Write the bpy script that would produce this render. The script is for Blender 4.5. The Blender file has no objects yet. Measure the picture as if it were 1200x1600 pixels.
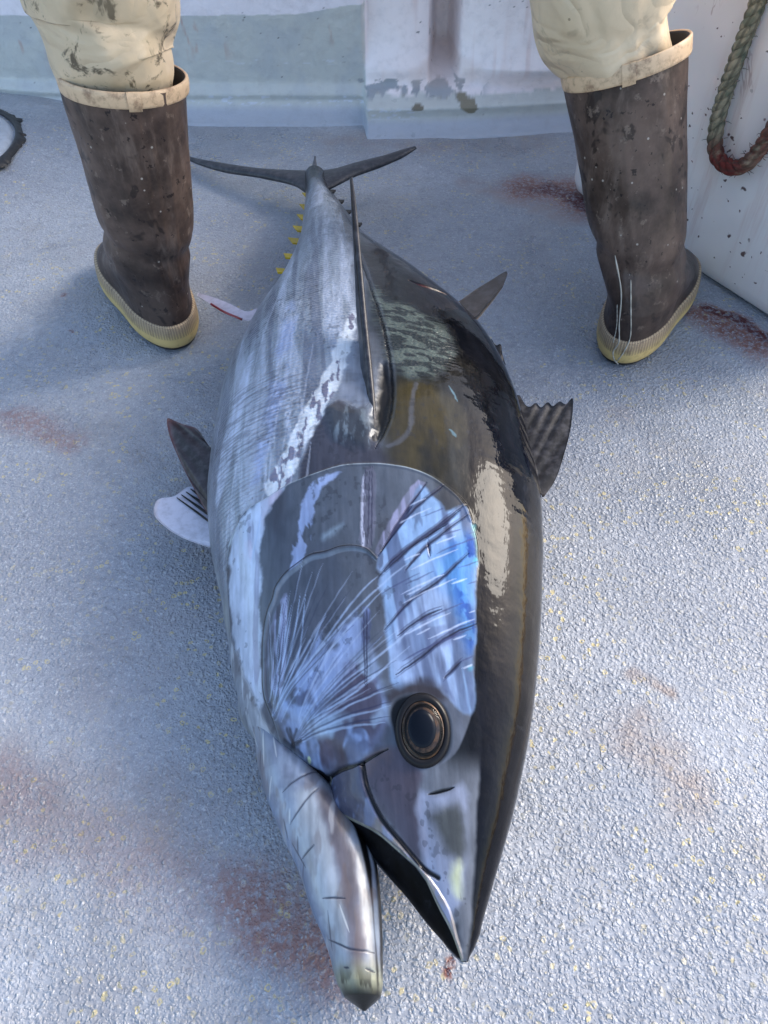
import bpy, math, json, random
import numpy as np
from mathutils import Vector, Matrix
C = bpy.context.scene
# ------------------------------------------------------------------ camera, sky, sun
cam_d = bpy.data.cameras.new('camera'); cam = bpy.data.objects.new('camera', cam_d)
C.collection.objects.link(cam); C.camera = cam
cam.location = (0, 0, .77); cam.rotation_euler = (math.radians(40), 0, 0)
cam_d.sensor_fit = 'VERTICAL'; cam_d.sensor_height = 36; cam_d.sensor_width = 27
cam_d.lens = 27; cam_d.clip_start = .01; cam_d.clip_end = 500
C.render.resolution_x = 768; C.render.resolution_y = 1024
SUN_EL, SUN_AZ = 34, 68           # azimuth clockwise from +Y
w = bpy.data.worlds.new("World"); C.world = w; w.use_nodes = True
nt = w.node_tree; bg = nt.nodes['Background']
sky = nt.nodes.new('ShaderNodeTexSky'); sky.sky_type = 'NISHITA'; sky.sun_disc = False
sky.sun_elevation = math.radians(SUN_EL); sky.sun_rotation = math.radians(SUN_AZ)
sky.air_density = 1.0; sky.dust_density = 2.4; sky.ozone_density = .5
nt.links.new(sky.outputs[0], bg.inputs[0]); bg.inputs[1].default_value = .15
sl = bpy.data.lights.new('sun', 'SUN'); sl.energy = .95; sl.angle = math.radians(24); sl.color = (1, .95, .87)
sun = bpy.data.objects.new('sun', sl); C.collection.objects.link(sun)
_e, _a = math.radians(SUN_EL), math.radians(SUN_AZ)
sun.rotation_euler = Vector((math.sin(_a)*math.cos(_e), math.cos(_a)*math.cos(_e), math.sin(_e))).to_track_quat('Z', 'Y').to_euler()
C.view_settings.view_transform = 'Standard'; C.view_settings.look = 'None'
C.view_settings.gamma = 1; C.view_settings.exposure = 1.36

# ------------------------------------------------------------------ numbers measured on the fish and deck (metres)
FISH = json.loads('''{"body":{"Y":[0.118,0.1228,0.1276,0.1325,0.1373,0.1421,0.1469,0.1518,0.1566,0.1614,0.1662,0.1711,0.1759,0.1807,0.1855,0.1904,0.1952,0.2,0.2178,0.2355,0.2533,0.271,0.2888,0.3065,0.3243,0.342,0.3598,0.3775,0.3953,0.413,0.4308,0.4486,0.4663,0.4841,0.5018,0.5196,0.5373,0.5551,0.5728,0.5906,0.6083,0.6261,0.6438,0.6616,0.6793,0.6971,0.7149,0.7326,0.7504,0.7681,0.7859,0.8036,0.8214,0.8391,0.8569,0.8746,0.8924,0.9101,0.9279,0.9457,0.9634,0.9812,0.9989,1.0167,1.0344,1.0522,1.0699,1.0877,1.1054,1.1232,1.1409,1.1587,1.1764,1.1942,1.212,1.2297,1.2475,1.2652,1.283,1.3007,1.3185,1.3362,1.354,1.3717,1.3895,1.4072,1.425],"zc":[0.0754,0.0756,0.0759,0.0761,0.0764,0.0766,0.0769,0.0773,0.0777,0.0781,0.0786,0.0791,0.0796,0.0801,0.0806,0.0811,0.0819,0.083,0.0847,0.0867,0.0889,0.0912,0.0934,0.0956,0.0977,0.0998,0.1018,0.1038,0.1058,0.1078,0.1097,0.1114,0.1129,0.1142,0.1155,0.1166,0.1178,0.119,0.1201,0.1211,0.1219,0.1226,0.1232,0.1236,0.1241,0.1246,0.125,0.1253,0.1253,0.125,0.1245,0.1239,0.1231,0.1224,0.1217,0.1209,0.1198,0.1185,0.1169,0.1151,0.1132,0.1113,0.1094,0.1075,0.1056,0.1035,0.1014,0.0992,0.097,0.0947,0.0925,0.0902,0.088,0.0857,0.0834,0.0811,0.0788,0.0766,0.0744,0.0724,0.0705,0.0689,0.0673,0.0659,0.0646,0.0634,0.0623],"b":[0.002,0.0092,0.0127,0.0155,0.0179,0.0202,0.0225,0.0246,0.0266,0.0286,0.0305,0.0324,0.0344,0.0363,0.0382,0.0401,0.0424,0.0456,0.05,0.0554,0.061,0.0667,0.072,0.0769,0.0812,0.0852,0.0892,0.093,0.0966,0.0997,0.1026,0.1053,0.1079,0.1104,0.1126,0.1143,0.1156,0.1169,0.1181,0.1191,0.1198,0.1203,0.1206,0.1208,0.1211,0.1213,0.1215,0.1217,0.1215,0.1211,0.1203,0.1195,0.1187,0.1178,0.117,0.1161,0.115,0.1134,0.1114,0.1092,0.107,0.1047,0.1025,0.1002,0.0978,0.0951,0.0919,0.0885,0.0849,0.0814,0.0778,0.0743,0.0707,0.0669,0.063,0.0589,0.0546,0.0504,0.0462,0.0421,0.0384,0.0348,0.0313,0.0281,0.0255,0.0233,0.0215],"xL":[0.0607,0.0545,0.0507,0.0472,0.0427,0.0377,0.033,0.0295,0.0259,0.0225,0.0182,0.0137,0.0089,0.0027,-0.0009,-0.005,-0.0129,-0.0113,-0.0279,-0.0483,-0.0424,-0.0779,-0.1061,-0.13,-0.1419,-0.1412,-0.1497,-0.1538,-0.1573,-0.1632,-0.1672,-0.1718,-0.178,-0.1835,-0.1893,-0.1931,-0.1966,-0.1999,-0.2024,-0.2043,-0.2054,-0.2064,-0.2074,-0.2075,-0.2078,-0.2078,-0.2077,-0.2071,-0.2055,-0.2046,-0.2019,-0.1969,-0.1926,-0.1873,-0.1816,-0.1733,-0.1647,-0.158,-0.1515,-0.1472,-0.143,-0.1383,-0.1353,-0.133,-0.1313,-0.1301,-0.1293,-0.1297,-0.1299,-0.1305,-0.1311,-0.132,-0.1327,-0.1331,-0.1342,-0.1351,-0.1359,-0.1368,-0.1375,-0.1383,-0.1397,-0.1412,-0.1427,-0.1445,-0.146,-0.1477,-0.1493],"xR":[0.0664,0.069,0.0726,0.0753,0.078,0.0793,0.0807,0.0827,0.0845,0.0866,0.0884,0.0907,0.0924,0.0938,0.0964,0.0972,0.0994,0.1023,0.1097,0.1159,0.1205,0.1278,0.1317,0.1364,0.1413,0.1441,0.1478,0.1503,0.1548,0.1574,0.1587,0.1624,0.1653,0.1667,0.1685,0.1701,0.1721,0.1724,0.1708,0.1692,0.1682,0.1672,0.1665,0.1645,0.1627,0.1602,0.1577,0.1552,0.1504,0.1459,0.1415,0.1345,0.1258,0.1145,0.1031,0.0929,0.0812,0.0677,0.0543,0.0438,0.0322,0.0182,0.0066,-0.0006,-0.0063,-0.0131,-0.0191,-0.0235,-0.0288,-0.0348,-0.0399,-0.0441,-0.0496,-0.0561,-0.0594,-0.0637,-0.0694,-0.0759,-0.0822,-0.0883,-0.0929,-0.0959,-0.0992,-0.1038,-0.109,-0.1099,-0.1108]},"jaw":{"Y":[0.088,0.0969,0.1058,0.1147,0.1237,0.1326,0.1415,0.1504,0.1593,0.1682,0.1771,0.1861,0.195,0.2039,0.2128,0.2217,0.2306,0.2395,0.2485,0.2574,0.2663,0.2752,0.2841,0.293,0.3019,0.3109,0.3198,0.3287,0.3376,0.3465,0.3554,0.3643,0.3733,0.3822,0.3911,0.4],"zc":[0.0532,0.0545,0.0559,0.0572,0.0585,0.0599,0.0612,0.0626,0.0639,0.0652,0.0666,0.0678,0.069,0.0701,0.0709,0.0717,0.0725,0.0732,0.0739,0.0746,0.0753,0.076,0.0766,0.0771,0.0798,0.0823,0.0824,0.0817,0.081,0.0803,0.0796,0.0789,0.0781,0.0774,0.0767,0.076],"b":[0.0015,0.0182,0.0236,0.0262,0.027,0.0235,0.0247,0.0258,0.0267,0.0276,0.0283,0.0289,0.0295,0.0299,0.0302,0.0304,0.0306,0.0308,0.0308,0.0308,0.0307,0.0305,0.0303,0.03,0.0295,0.0286,0.0276,0.0266,0.0255,0.0244,0.0233,0.0223,0.0212,0.0201,0.0191,0.018],"xL":[-0.0169,-0.0318,-0.0376,-0.0411,-0.0432,-0.0475,-0.0511,-0.057,-0.0616,-0.065,-0.0689,-0.0722,-0.0769,-0.0827,-0.0881,-0.0934,-0.0975,-0.1021,-0.1061,-0.1099,-0.1132,-0.1162,-0.1186,-0.119,-0.1189,-0.1261,-0.1329,-0.1357,-0.1353,-0.1373,-0.1416,-0.1447,-0.1468,-0.1487,-0.1505,-0.1529],"xR":[-0.0146,-0.0026,0.0003,0.0009,0.0001,-0.0017,-0.0005,-0.0009,-0.0038,-0.0025,-0.0021,-0.0028,-0.0056,-0.0073,-0.0094,-0.0191,-0.0252,-0.0327,-0.0392,-0.0463,-0.0542,-0.0621,-0.0742,-0.0841,-0.0933,-0.1002,-0.1063,-0.1147,-0.1153,-0.1173,-0.1216,-0.1247,-0.1268,-0.1287,-0.1305,-0.1329]}}''')
FE = json.loads('''{"arc1":[[0.473,-0.1302],[0.4847,-0.1205],[0.4956,-0.1073],[0.4976,-0.0845],[0.5046,-0.0619],[0.5097,-0.0328],[0.5138,-0.0064],[0.5128,0.0228],[0.5108,0.0394],[0.5067,0.0596],[0.4996,0.0772],[0.4896,0.092],[0.475,0.1075],[0.4569,0.1132]],
"arc1b":[[0.473,-0.1302],[0.4541,-0.1352],[0.4164,-0.1321],[0.3809,-0.1293],[0.3504,-0.1221],[0.3063,-0.1121],[0.2941,-0.0979]],
"op_in":[[0.473,-0.1302],[0.4847,-0.1205],[0.4956,-0.1073],[0.4976,-0.0845],[0.5046,-0.0619],[0.5097,-0.0328],[0.5138,-0.0064],[0.5128,0.0228],[0.5108,0.0394],[0.5067,0.0596],[0.4996,0.0772],[0.4896,0.092],[0.475,0.1075],[0.4569,0.1132],[0.4358,0.1184],[0.4044,0.1149],[0.3703,0.1102],[0.348,0.1081],[0.316,0.1037],[0.2862,0.0997],[0.2418,0.0744],[0.2497,-0.0011],[0.2585,-0.0389],[0.2771,-0.0662],[0.2933,-0.0969],[0.3063,-0.1121],[0.3504,-0.1221],[0.3809,-0.1293],[0.4164,-0.1321],[0.4541,-0.1352]],
"whiteband":[[0.473,-0.1302],[0.4847,-0.1205],[0.4956,-0.1073],[0.4976,-0.0845],[0.5046,-0.0619],[0.4966,-0.0681],[0.4847,-0.08],[0.4579,-0.0892],[0.4449,-0.094],[0.4155,-0.088],[0.3993,-0.0926],[0.3655,-0.0879],[0.3333,-0.0884],[0.3167,-0.0861],[0.3063,-0.096],[0.3287,-0.1055],[0.3527,-0.1183],[0.3851,-0.1268],[0.4269,-0.1299]],
"arc2":[[0.2813,-0.0779],[0.2869,-0.0748],[0.2991,-0.0773],[0.3167,-0.084],[0.3394,-0.0857],[0.3671,-0.0843],[0.3867,-0.08],[0.3976,-0.074],[0.4061,-0.0712],[0.4155,-0.0618],[0.4216,-0.0491],[0.4269,-0.0357],[0.4269,-0.0212],[0.4295,-0.0066],[0.4287,0.0065],[0.4243,0.018],[0.4164,0.0258]],
"S1":[[0.5097,0.0167],[0.5087,0.0292],[0.475,0.0275],[0.4234,0.0237],[0.4278,0.0103],[0.4625,0.0127]],
"S2":[[0.5036,-0.0363],[0.5077,-0.0039],[0.4986,-0.0175],[0.4867,-0.0299],[0.4449,-0.039],[0.4225,-0.044],[0.4155,-0.0585],[0.4431,-0.0514],[0.474,-0.0472]],
"S2b":[[0.4458,-0.0224],[0.456,-0.0043],[0.4449,-0.0149],[0.4385,-0.0239]],
"S3":[[0.4936,0.0658],[0.4906,0.0754],[0.4847,0.0718],[0.4295,0.0364],[0.4164,0.0277],[0.4234,0.0237],[0.455,0.0404]],
"S4":[[0.4896,0.0679],[0.4817,0.0756],[0.4682,0.0869],[0.4597,0.0902],[0.4721,0.1092],[0.4625,0.1121],[0.4449,0.1167],[0.4243,0.1189],[0.3984,0.1116],[0.3703,0.1089],[0.348,0.1081],[0.3264,0.1012],[0.3063,0.1037],[0.2862,0.0997],[0.2897,0.0891],[0.3049,0.0756],[0.31,0.0536],[0.3013,0.0364],[0.3182,0.0328],[0.3663,0.0312],[0.3942,0.0287],[0.4095,0.0262],[0.4225,0.0293],[0.4607,0.0574]],
"S4blue":[[0.4467,0.1093],[0.4243,0.1189],[0.3984,0.1116],[0.3703,0.1089],[0.348,0.1081],[0.3318,0.102],[0.3519,0.0977],[0.3842,0.0871],[0.412,0.0778],[0.4313,0.0914]],
"S5":[[0.2955,-0.0704],[0.3042,-0.074],[0.3326,-0.0466],[0.3639,-0.0235],[0.331,-0.0347],[0.363,-0.0031],[0.3703,0.0086],[0.3464,0.0124],[0.319,0.0199],[0.3034,0.0295],[0.2714,0.0273],[0.2571,0.0056],[0.2558,-0.0209],[0.2673,-0.0524],[0.2764,-0.0643]],
"S7":[[0.3984,-0.0651],[0.3984,-0.0587],[0.3984,-0.0523],[0.3575,-0.0589],[0.3115,-0.0662],[0.3145,-0.0772],[0.3425,-0.0821],[0.3711,-0.0796]],
"S6":[[0.3735,0.0103],[0.3752,0.0154],[0.3671,0.0191],[0.2998,0.0135],[0.3005,0.0071]],
"rays":[[[0.2799,-0.0627],[0.3496,0.0304]],[[0.2799,-0.0627],[0.3234,0.0338]],[[0.2799,-0.0627],[0.3056,0.0346]],[[0.2799,-0.0627],[0.2919,0.032]],[[0.2799,-0.0627],[0.3242,0.0175]],[[0.2799,-0.0627],[0.3056,0.0041]],[[0.2799,-0.0627],[0.2806,0.0256]],[[0.3005,-0.077],[0.3703,-0.0223]],[[0.3005,-0.077],[0.3567,-0.0126]],[[0.3005,-0.077],[0.3735,0.0085]],[[0.3005,-0.077],[0.3488,-0.046]],[[0.3005,-0.077],[0.3784,-0.0556]],[[0.3005,-0.077],[0.3934,-0.0658]],[[0.3005,-0.077],[0.3551,-0.0022]]],
"lite":[[[0.3013,-0.0778],[0.3326,-0.0466],[0.3719,-0.0224]],[[0.2977,-0.0756],[0.3456,-0.0283],[0.3851,0.0086],[0.4001,0.0267]],[[0.3049,-0.0758],[0.3543,-0.0155],[0.3942,0.0323],[0.4112,0.0552]],[[0.2955,-0.0704],[0.3488,-0.0112],[0.3884,0.0319]],[[0.3108,-0.0809],[0.3488,-0.0663],[0.3875,-0.0561]],[[0.3093,-0.0769],[0.3464,-0.0572],[0.3942,-0.0468]],[[0.3042,-0.074],[0.3394,-0.0504],[0.3925,-0.0417]],[[0.4867,-0.0873],[0.4579,-0.0954],[0.4413,-0.1006]],[[0.3005,-0.0313],[0.3341,0.0284],[0.3575,0.0582]],[[0.2897,-0.0447],[0.3056,0.0041],[0.3387,0.0516]]],
"dark":[[[0.4896,0.092],[0.4579,0.0574],[0.419,0.0276]],[[0.473,0.1108],[0.4413,0.0752],[0.4173,0.0442],[0.3993,0.0268]],[[0.4625,0.1121],[0.4234,0.0674],[0.4044,0.0517]],[[0.4243,0.1086],[0.3976,0.0824],[0.3768,0.0535],[0.3527,0.0301]],[[0.3711,0.0811],[0.363,0.0631],[0.3472,0.0405]],[[0.3614,0.1094],[0.348,0.0845],[0.3287,0.0582],[0.316,0.0378]],[[0.4906,0.0754],[0.4513,0.0481],[0.4208,0.0294]],[[0.4644,0.1041],[0.4349,0.0712]],[[0.4672,0.0611],[0.4234,0.0311]],[[0.4494,0.0915],[0.4295,0.062],[0.4035,0.032]],[[0.328,0.0934],[0.3137,0.0784]],[[0.4313,0.0727],[0.4181,0.0744]],[[0.2764,-0.0676],[0.2869,-0.0871],[0.2883,-0.09]]],
"fib":[[[0.5097,0.0188],[0.4313,0.0139]],[[0.5087,0.023],[0.4251,0.018]],[[0.5087,0.0251],[0.4243,0.0217]],[[0.3679,0.0122],[0.3049,0.0106]],[[0.3727,0.0155],[0.3049,0.0121]],[[0.3655,-0.069],[0.319,-0.0747]],[[0.3801,-0.0619],[0.3175,-0.0703]]],
"spots":[[0.2799,-0.0627]],
"hub":[[0.3005,-0.077]],
"throat":[[0.4103,-0.144],[0.3892,-0.1318],[0.3614,-0.1164],[0.3175,-0.0956],[0.2998,-0.0866],[0.2841,-0.0742],[0.2707,-0.0567],[0.2785,-0.0743],[0.2883,-0.0902],[0.3063,-0.1144],[0.3504,-0.1287]],
"nost":[[0.2694,-0.0488]],
"belly":[[1.3868,-0.1048],[0.9513,-0.0167],[0.7552,0.0092],[0.6587,0.0036],[0.6039,-0.0152],[0.5584,-0.0348],[0.5036,-0.0579],[0.4976,-0.0845],[0.4956,-0.1073],[0.473,-0.1302],[0.4295,-0.1346],[0.4404,-0.1462],[0.5108,-0.1692],[0.7226,-0.1748],[0.9333,-0.1031],[1.1989,-0.1128]],
"whiteStreak":[[0.7446,0.0022],[0.7226,0.0081],[0.6587,0.0015],[0.622,-0.0097],[0.5887,-0.0251],[0.5518,-0.0403],[0.5056,-0.0581],[0.4976,-0.0845],[0.52,-0.0823],[0.565,-0.0582],[0.5945,-0.0486],[0.6257,-0.0291],[0.6824,-0.0148]],
"streakB":[[0.7922,-0.08],[0.7807,-0.0621],[0.6039,-0.0715],[0.5036,-0.096],[0.5015,-0.1071],[0.5969,-0.0942]],
"streakC":[[0.7197,-0.1288],[0.7269,-0.1159],[0.5841,-0.1305],[0.519,-0.1478],[0.5421,-0.1569],[0.6147,-0.1479]],
"ventral":[[0.6208,-0.1798],[0.5796,-0.1482],[0.5211,-0.1503],[0.4653,-0.1432],[0.4138,-0.1291],[0.4331,-0.1485],[0.4896,-0.1657],[0.5518,-0.1771]],
"green":[[0.7972,0.0207],[0.7537,0.0396],[0.7461,0.0751],[0.7112,0.1078],[0.6692,0.1137],[0.6319,0.0969],[0.6257,0.0642],[0.6394,0.0472],[0.6973,0.0391]],
"olive":[[0.6159,0.0378],[0.6344,0.1041],[0.5561,0.1179],[0.4798,0.1141],[0.4896,0.092],[0.5067,0.0596],[0.5108,0.0435],[0.5326,0.037]],
"brownplate":[[0.5056,-0.0562],[0.5818,-0.0287],[0.6016,-0.0022],[0.5326,0.0308],[0.5067,0.0596],[0.5128,0.0228],[0.5097,-0.0328]],
"pocket":[[0.5326,0.0266],[0.5796,0.0463],[0.6257,0.0457],[0.6548,0.0379],[0.6159,0.0314],[0.5727,0.0279]],
"groove":[[0.9015,-0.0007],[0.7972,0.0207],[0.6973,0.0391],[0.6257,0.0457],[0.5716,0.0428],[0.5315,0.0287]],
"shoulder":[[0.5807,-0.0243],[0.5454,-0.0081],[0.5315,0.0266],[0.5807,0.025],[0.5841,0.0011],[0.5957,-0.0148]],
"foldline":[[0.6172,0.0707],[0.5887,0.0661],[0.5639,0.0643],[0.5432,0.0554],[0.5347,0.0412]],
"black1":[[0.6652,0.1055],[0.6797,0.1331],[0.6457,0.1473],[0.6099,0.154],[0.5807,0.1381],[0.5807,0.1191],[0.6244,0.1062]],
"black2":[[0.5315,0.1468],[0.5326,0.1584],[0.5056,0.1617],[0.4422,0.153],[0.434,0.1484],[0.4541,0.1387],[0.4976,0.1457]],
"lat":[[1.2799,-0.0796],[0.9288,0.001],[0.8248,0.0678],[0.7431,0.119],[0.6381,0.1395],[0.5221,0.1513],[0.4467,0.1496]],
"cut":[[0.8126,0.0672],[0.8074,0.0862],[0.8109,0.1111]],
"scar":[[1.0957,-0.0488],[1.0789,-0.0425]],
"socket":[[0.289,0.0795],[0.2701,0.0812],[0.2537,0.0759],[0.2464,0.0611],[0.253,0.0444],[0.266,0.0355],[0.2848,0.0292],[0.2962,0.0342],[0.3005,0.0484],[0.2991,0.0672]],
"browdark":[[0.3034,0.0265],[0.3123,0.0489],[0.3108,0.0755],[0.2941,0.0825],[0.2984,0.0477],[0.2941,0.0324]],
"cheek":[[0.2564,-0.0009],[0.2646,0.029],[0.2639,0.0373],[0.2444,0.0549],[0.2287,0.0482],[0.1898,0.0494],[0.1795,0.0459],[0.1964,0.0319],[0.2151,0.0161],[0.2365,0.0061]],
"cheek_l":[[0.2287,0.0455],[0.2287,0.0684],[0.2384,0.0922],[0.2019,0.0883],[0.1595,0.079],[0.1429,0.0657],[0.1537,0.0585],[0.1789,0.0502]],
"cheek_dark":[[0.217,0.0566],[0.2222,0.0881],[0.1807,0.0844],[0.1843,0.0695],[0.2013,0.0639]],
"max":[[0.2564,-0.0318],[0.2564,-0.0032],[0.2551,0.0027],[0.2365,0.0061],[0.2151,0.0161],[0.1964,0.0319],[0.1789,0.0477],[0.1595,0.0622],[0.1469,0.0683],[0.1234,0.0732],[0.118,0.0734],[0.1378,0.0674],[0.1537,0.0588],[0.1765,0.0476],[0.194,0.0281],[0.2088,0.0107],[0.2164,-0.0058],[0.2319,-0.0268]],
"maxline":[[0.2551,0.0027],[0.2365,0.0061],[0.2151,0.0161],[0.1964,0.0319],[0.1789,0.0477],[0.1712,0.0601]],
"mouthline":[[0.2564,-0.0328],[0.2332,-0.0282],[0.2222,-0.0134],[0.2076,0.0106],[0.1928,0.0279],[0.1759,0.0472],[0.1526,0.0586],[0.1373,0.067],[0.118,0.0734]],
"mouthin":[[0.2639,-0.0463],[0.2592,-0.0388],[0.2313,-0.0274],[0.2203,-0.0117],[0.2069,0.0106],[0.1922,0.0275],[0.1748,0.0478],[0.1514,0.0585],[0.1361,0.0669],[0.118,0.0741],[0.1213,0.0675],[0.1492,0.0428],[0.188,0.0091],[0.212,-0.0098],[0.2351,-0.0347]],
"jointline":[[0.268,-0.0527],[0.2612,-0.0415],[0.2564,-0.0328],[0.2558,-0.014],[0.2558,0.0002],[0.2619,0.0264]],
"slit":[[0.2274,0.0575],[0.2293,0.0674],[0.2325,0.079]],
"blackback":[[0.4682,0.1187],[0.5232,0.1889],[0.3197,0.1552],[0.2378,0.1296],[0.1653,0.0996],[0.1213,0.0792],[0.1196,0.0783],[0.1601,0.0861],[0.2025,0.0933],[0.2714,0.1041],[0.3212,0.1056],[0.4052,0.1164]],
"snoutgreen":[[0.1759,0.0694],[0.1849,0.0801],[0.1595,0.0767],[0.1595,0.0725]],
"snoutdark":[[0.1389,0.0653],[0.1429,0.0757],[0.1267,0.0741],[0.1267,0.07]],
"eye":[[0.0325,0.2735,0.1601],[0.0488,0.2742,0.16],[0.0315,0.2941,0.1691]],
"jw_brown":[[0.2498,-0.0405],[0.2382,-0.0249],[0.215,-0.0149],[0.186,-0.007],[0.1449,-0.0038],[0.1103,-0.0028],[0.0916,-0.0086],[0.1025,-0.0123],[0.1451,-0.0139],[0.1719,-0.021],[0.2006,-0.0294],[0.2204,-0.0383]],
"jw_white1":[[0.2473,-0.0632],[0.2466,-0.0403],[0.1954,-0.0287],[0.1584,-0.0171],[0.1258,-0.0137],[0.119,-0.0217],[0.1554,-0.0381],[0.1985,-0.0551],[0.2222,-0.0602]],
"jw_white2":[[0.2064,-0.0074],[0.1866,-0.0014],[0.1549,0.0026],[0.115,0.0051],[0.1145,0.0009],[0.1541,-0.0046],[0.186,-0.009]],
"jw_dark":[[0.2559,-0.034],[0.2407,-0.0225],[0.2195,-0.0116],[0.1957,-0.0034],[0.1646,0.0028],[0.1304,0.0052],[0.1068,0.007],[0.0959,0.0041],[0.0971,0.0059],[0.2126,0.0023],[0.2451,-0.0244]],
"jw_lines":[[[0.1624,-0.0375],[0.1602,-0.0169]],[[0.134,-0.0329],[0.1258,-0.0137],[0.1243,0.0043]],[[0.1133,-0.0025],[0.111,0.0049]],[[0.2186,-0.0655],[0.231,-0.0539],[0.2466,-0.0403]],[[0.114,-0.0189],[0.1135,-0.0147]],[[0.1923,-0.0559],[0.2011,-0.0427]],[[0.2435,-0.0724],[0.2543,-0.0564],[0.264,-0.0429]]],
"caudal_top":[[-0.4482,1.6475,0.0119],[-0.4012,1.5939,0.0194],[-0.3297,1.5421,0.0307],[-0.2421,1.4893,0.0446],[-0.1761,1.4627,0.055],[-0.139,1.4506,0.0609],[-0.0977,1.4423,0.0674],[-0.0562,1.4518,0.074],[-0.0049,1.4606,0.0821],[0.0355,1.4757,0.0885],[0.0589,1.4836,0.0922]],
"caudal_bot":[[-0.4465,1.6381,0.0122],[-0.3982,1.5759,0.0198],[-0.3254,1.511,0.0314],[-0.2387,1.4571,0.0451],[-0.1714,1.4036,0.0569],[-0.1324,1.3477,0.0659],[-0.0978,1.365,0.0704],[-0.0549,1.401,0.0755],[-0.0048,1.4272,0.0821],[0.0351,1.4497,0.0885],[0.0623,1.4744,0.0928]],
"dorsal_out":[[0.1627,0.6991,0.1542],[0.167,0.6831,0.1543],[0.1732,0.6789,0.1551],[0.1802,0.682,0.1563],[0.1853,0.6757,0.1569],[0.1933,0.6808,0.1583],[0.1985,0.6757,0.159],[0.2064,0.6797,0.1604],[0.2132,0.6764,0.1613],[0.2221,0.6824,0.163],[0.2153,0.6456,0.1606],[0.2045,0.6097,0.1573],[0.1897,0.5711,0.1525],[0.1729,0.5446,0.1477]],
"dorsal_in":[[0.1583,0.6998,0.1535],[0.1573,0.6762,0.1525],[0.158,0.6549,0.1518],[0.1573,0.6346,0.151],[0.1591,0.6243,0.1508],[0.1608,0.6143,0.1506],[0.1624,0.6026,0.1502],[0.1636,0.5948,0.15],[0.1646,0.5854,0.1496],[0.1652,0.5781,0.1491],[0.1658,0.5708,0.1487],[0.1669,0.5628,0.1482],[0.168,0.5547,0.1478],[0.1708,0.5441,0.1473]],
"dorsal2":[[0.0992,0.9041,0.1416],[0.1084,0.9115,0.1427],[0.1303,0.9328,0.1449],[0.1524,0.9516,0.147],[0.1731,0.9693,0.149],[0.176,0.9631,0.1499],[0.1654,0.9304,0.1506],[0.1494,0.9014,0.1497],[0.1343,0.8767,0.1484],[0.1227,0.8597,0.1472],[0.1118,0.8607,0.1455]],
"torn":[[0.1297,0.8214,0.1489],[0.1382,0.8154,0.1504],[0.1425,0.8007,0.1515],[0.1502,0.7964,0.1528],[0.1497,0.7831,0.153],[0.1518,0.757,0.1537],[0.1435,0.7524,0.1524]],
"anal":[[-0.1877,0.9622,0.0923],[-0.2033,0.9554,0.0904],[-0.2316,0.9838,0.084],[-0.2605,1.0097,0.0774],[-0.29,1.0332,0.0707],[-0.2906,1.0255,0.0713],[-0.2626,0.9916,0.0785],[-0.2363,0.9618,0.0847],[-0.2075,0.9356,0.0912],[-0.1878,0.9308,0.0946]],
"pelvicA":[[-0.2058,0.6514,0.1],[-0.2195,0.6756,0.1],[-0.2386,0.7058,0.095],[-0.2575,0.7157,0.09],[-0.2772,0.733,0.085],[-0.2796,0.7234,0.085],[-0.268,0.6907,0.085],[-0.2472,0.6485,0.085],[-0.2232,0.6022,0.09],[-0.2056,0.5706,0.09],[-0.1895,0.5622,0.1]],
"pelvicB":[[-0.1994,0.5974,0.07],[-0.215,0.6096,0.07],[-0.2308,0.6262,0.07],[-0.2409,0.6262,0.07],[-0.254,0.6116,0.07],[-0.2703,0.6075,0.07],[-0.2745,0.5974,0.07],[-0.2715,0.5814,0.07],[-0.2528,0.562,0.07],[-0.2293,0.5468,0.07],[-0.2009,0.5347,0.07],[-0.1876,0.5393,0.07]],
"fl_l":[[-0.1354,1.3407,0.0659],[-0.1368,1.2935,0.0693],[-0.1384,1.2523,0.0727],[-0.1416,1.2072,0.0768],[-0.1456,1.1624,0.0807],[-0.1529,1.1117,0.0847],[-0.1608,1.0642,0.0882]],
"fl_r":[[-0.0922,1.3471,0.0723],[-0.075,1.2984,0.0787],[-0.0598,1.251,0.0853],[-0.0407,1.1928,0.0944]],
"keel":[[-0.1322,1.4848,0.062],[-0.1443,1.365,0.0631],[-0.103,1.3509,0.0704]],
"pec_lead":[[-0.0063,0.5378,0.2304],[-0.0104,0.5821,0.2384],[-0.0153,0.6308,0.2564],[-0.0205,0.683,0.2744],[-0.0274,0.7578,0.3044],[-0.0325,0.8169,0.3244],[-0.0377,0.867,0.3394]],
"pec_trail":[[-0.0448,0.5919,0.2347],[-0.0306,0.6445,0.2224],[-0.0267,0.677,0.2384],[-0.0296,0.7081,0.2604],[-0.033,0.7741,0.2944],[-0.0367,0.8297,0.3174],[-0.0396,0.8771,0.3344]],
"rope":[[0.5111,1.2183,0.4578],[0.5144,1.213,0.4151],[0.5129,1.2155,0.363],[0.5117,1.2174,0.307],[0.5127,1.2157,0.2573],[0.5174,1.2081,0.222],[0.5264,1.1935,0.2039],[0.5402,1.1709,0.2027],[0.5512,1.1529,0.2173],[0.5567,1.1438,0.2389],[0.561,1.1368,0.2664],[0.5653,1.1299,0.3236],[0.5608,1.1371,0.3931]],
"g":{"bl1":[[0.291,1.495],[0.361,1.487],[0.389,1.412],[0.341,1.441]],
"bl2":[[0.546,1.101],[0.591,1.053],[0.62,1.01]],
"bl3":[[-0.541,0.823],[-0.499,0.809],[-0.445,0.776]],
"bl4":[[-0.127,0.187],[-0.092,0.157],[-0.051,0.132]],
"bl5":[[0.26,0.342],[0.285,0.318],[0.298,0.291]],
"bl6":[[-0.551,1.128]],
"bl7":[[0.06,0.132]],
"bl8":[[-0.361,0.223],[-0.292,0.217]],
"bl9":[[0.274,0.409],[0.311,0.386]],
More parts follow.
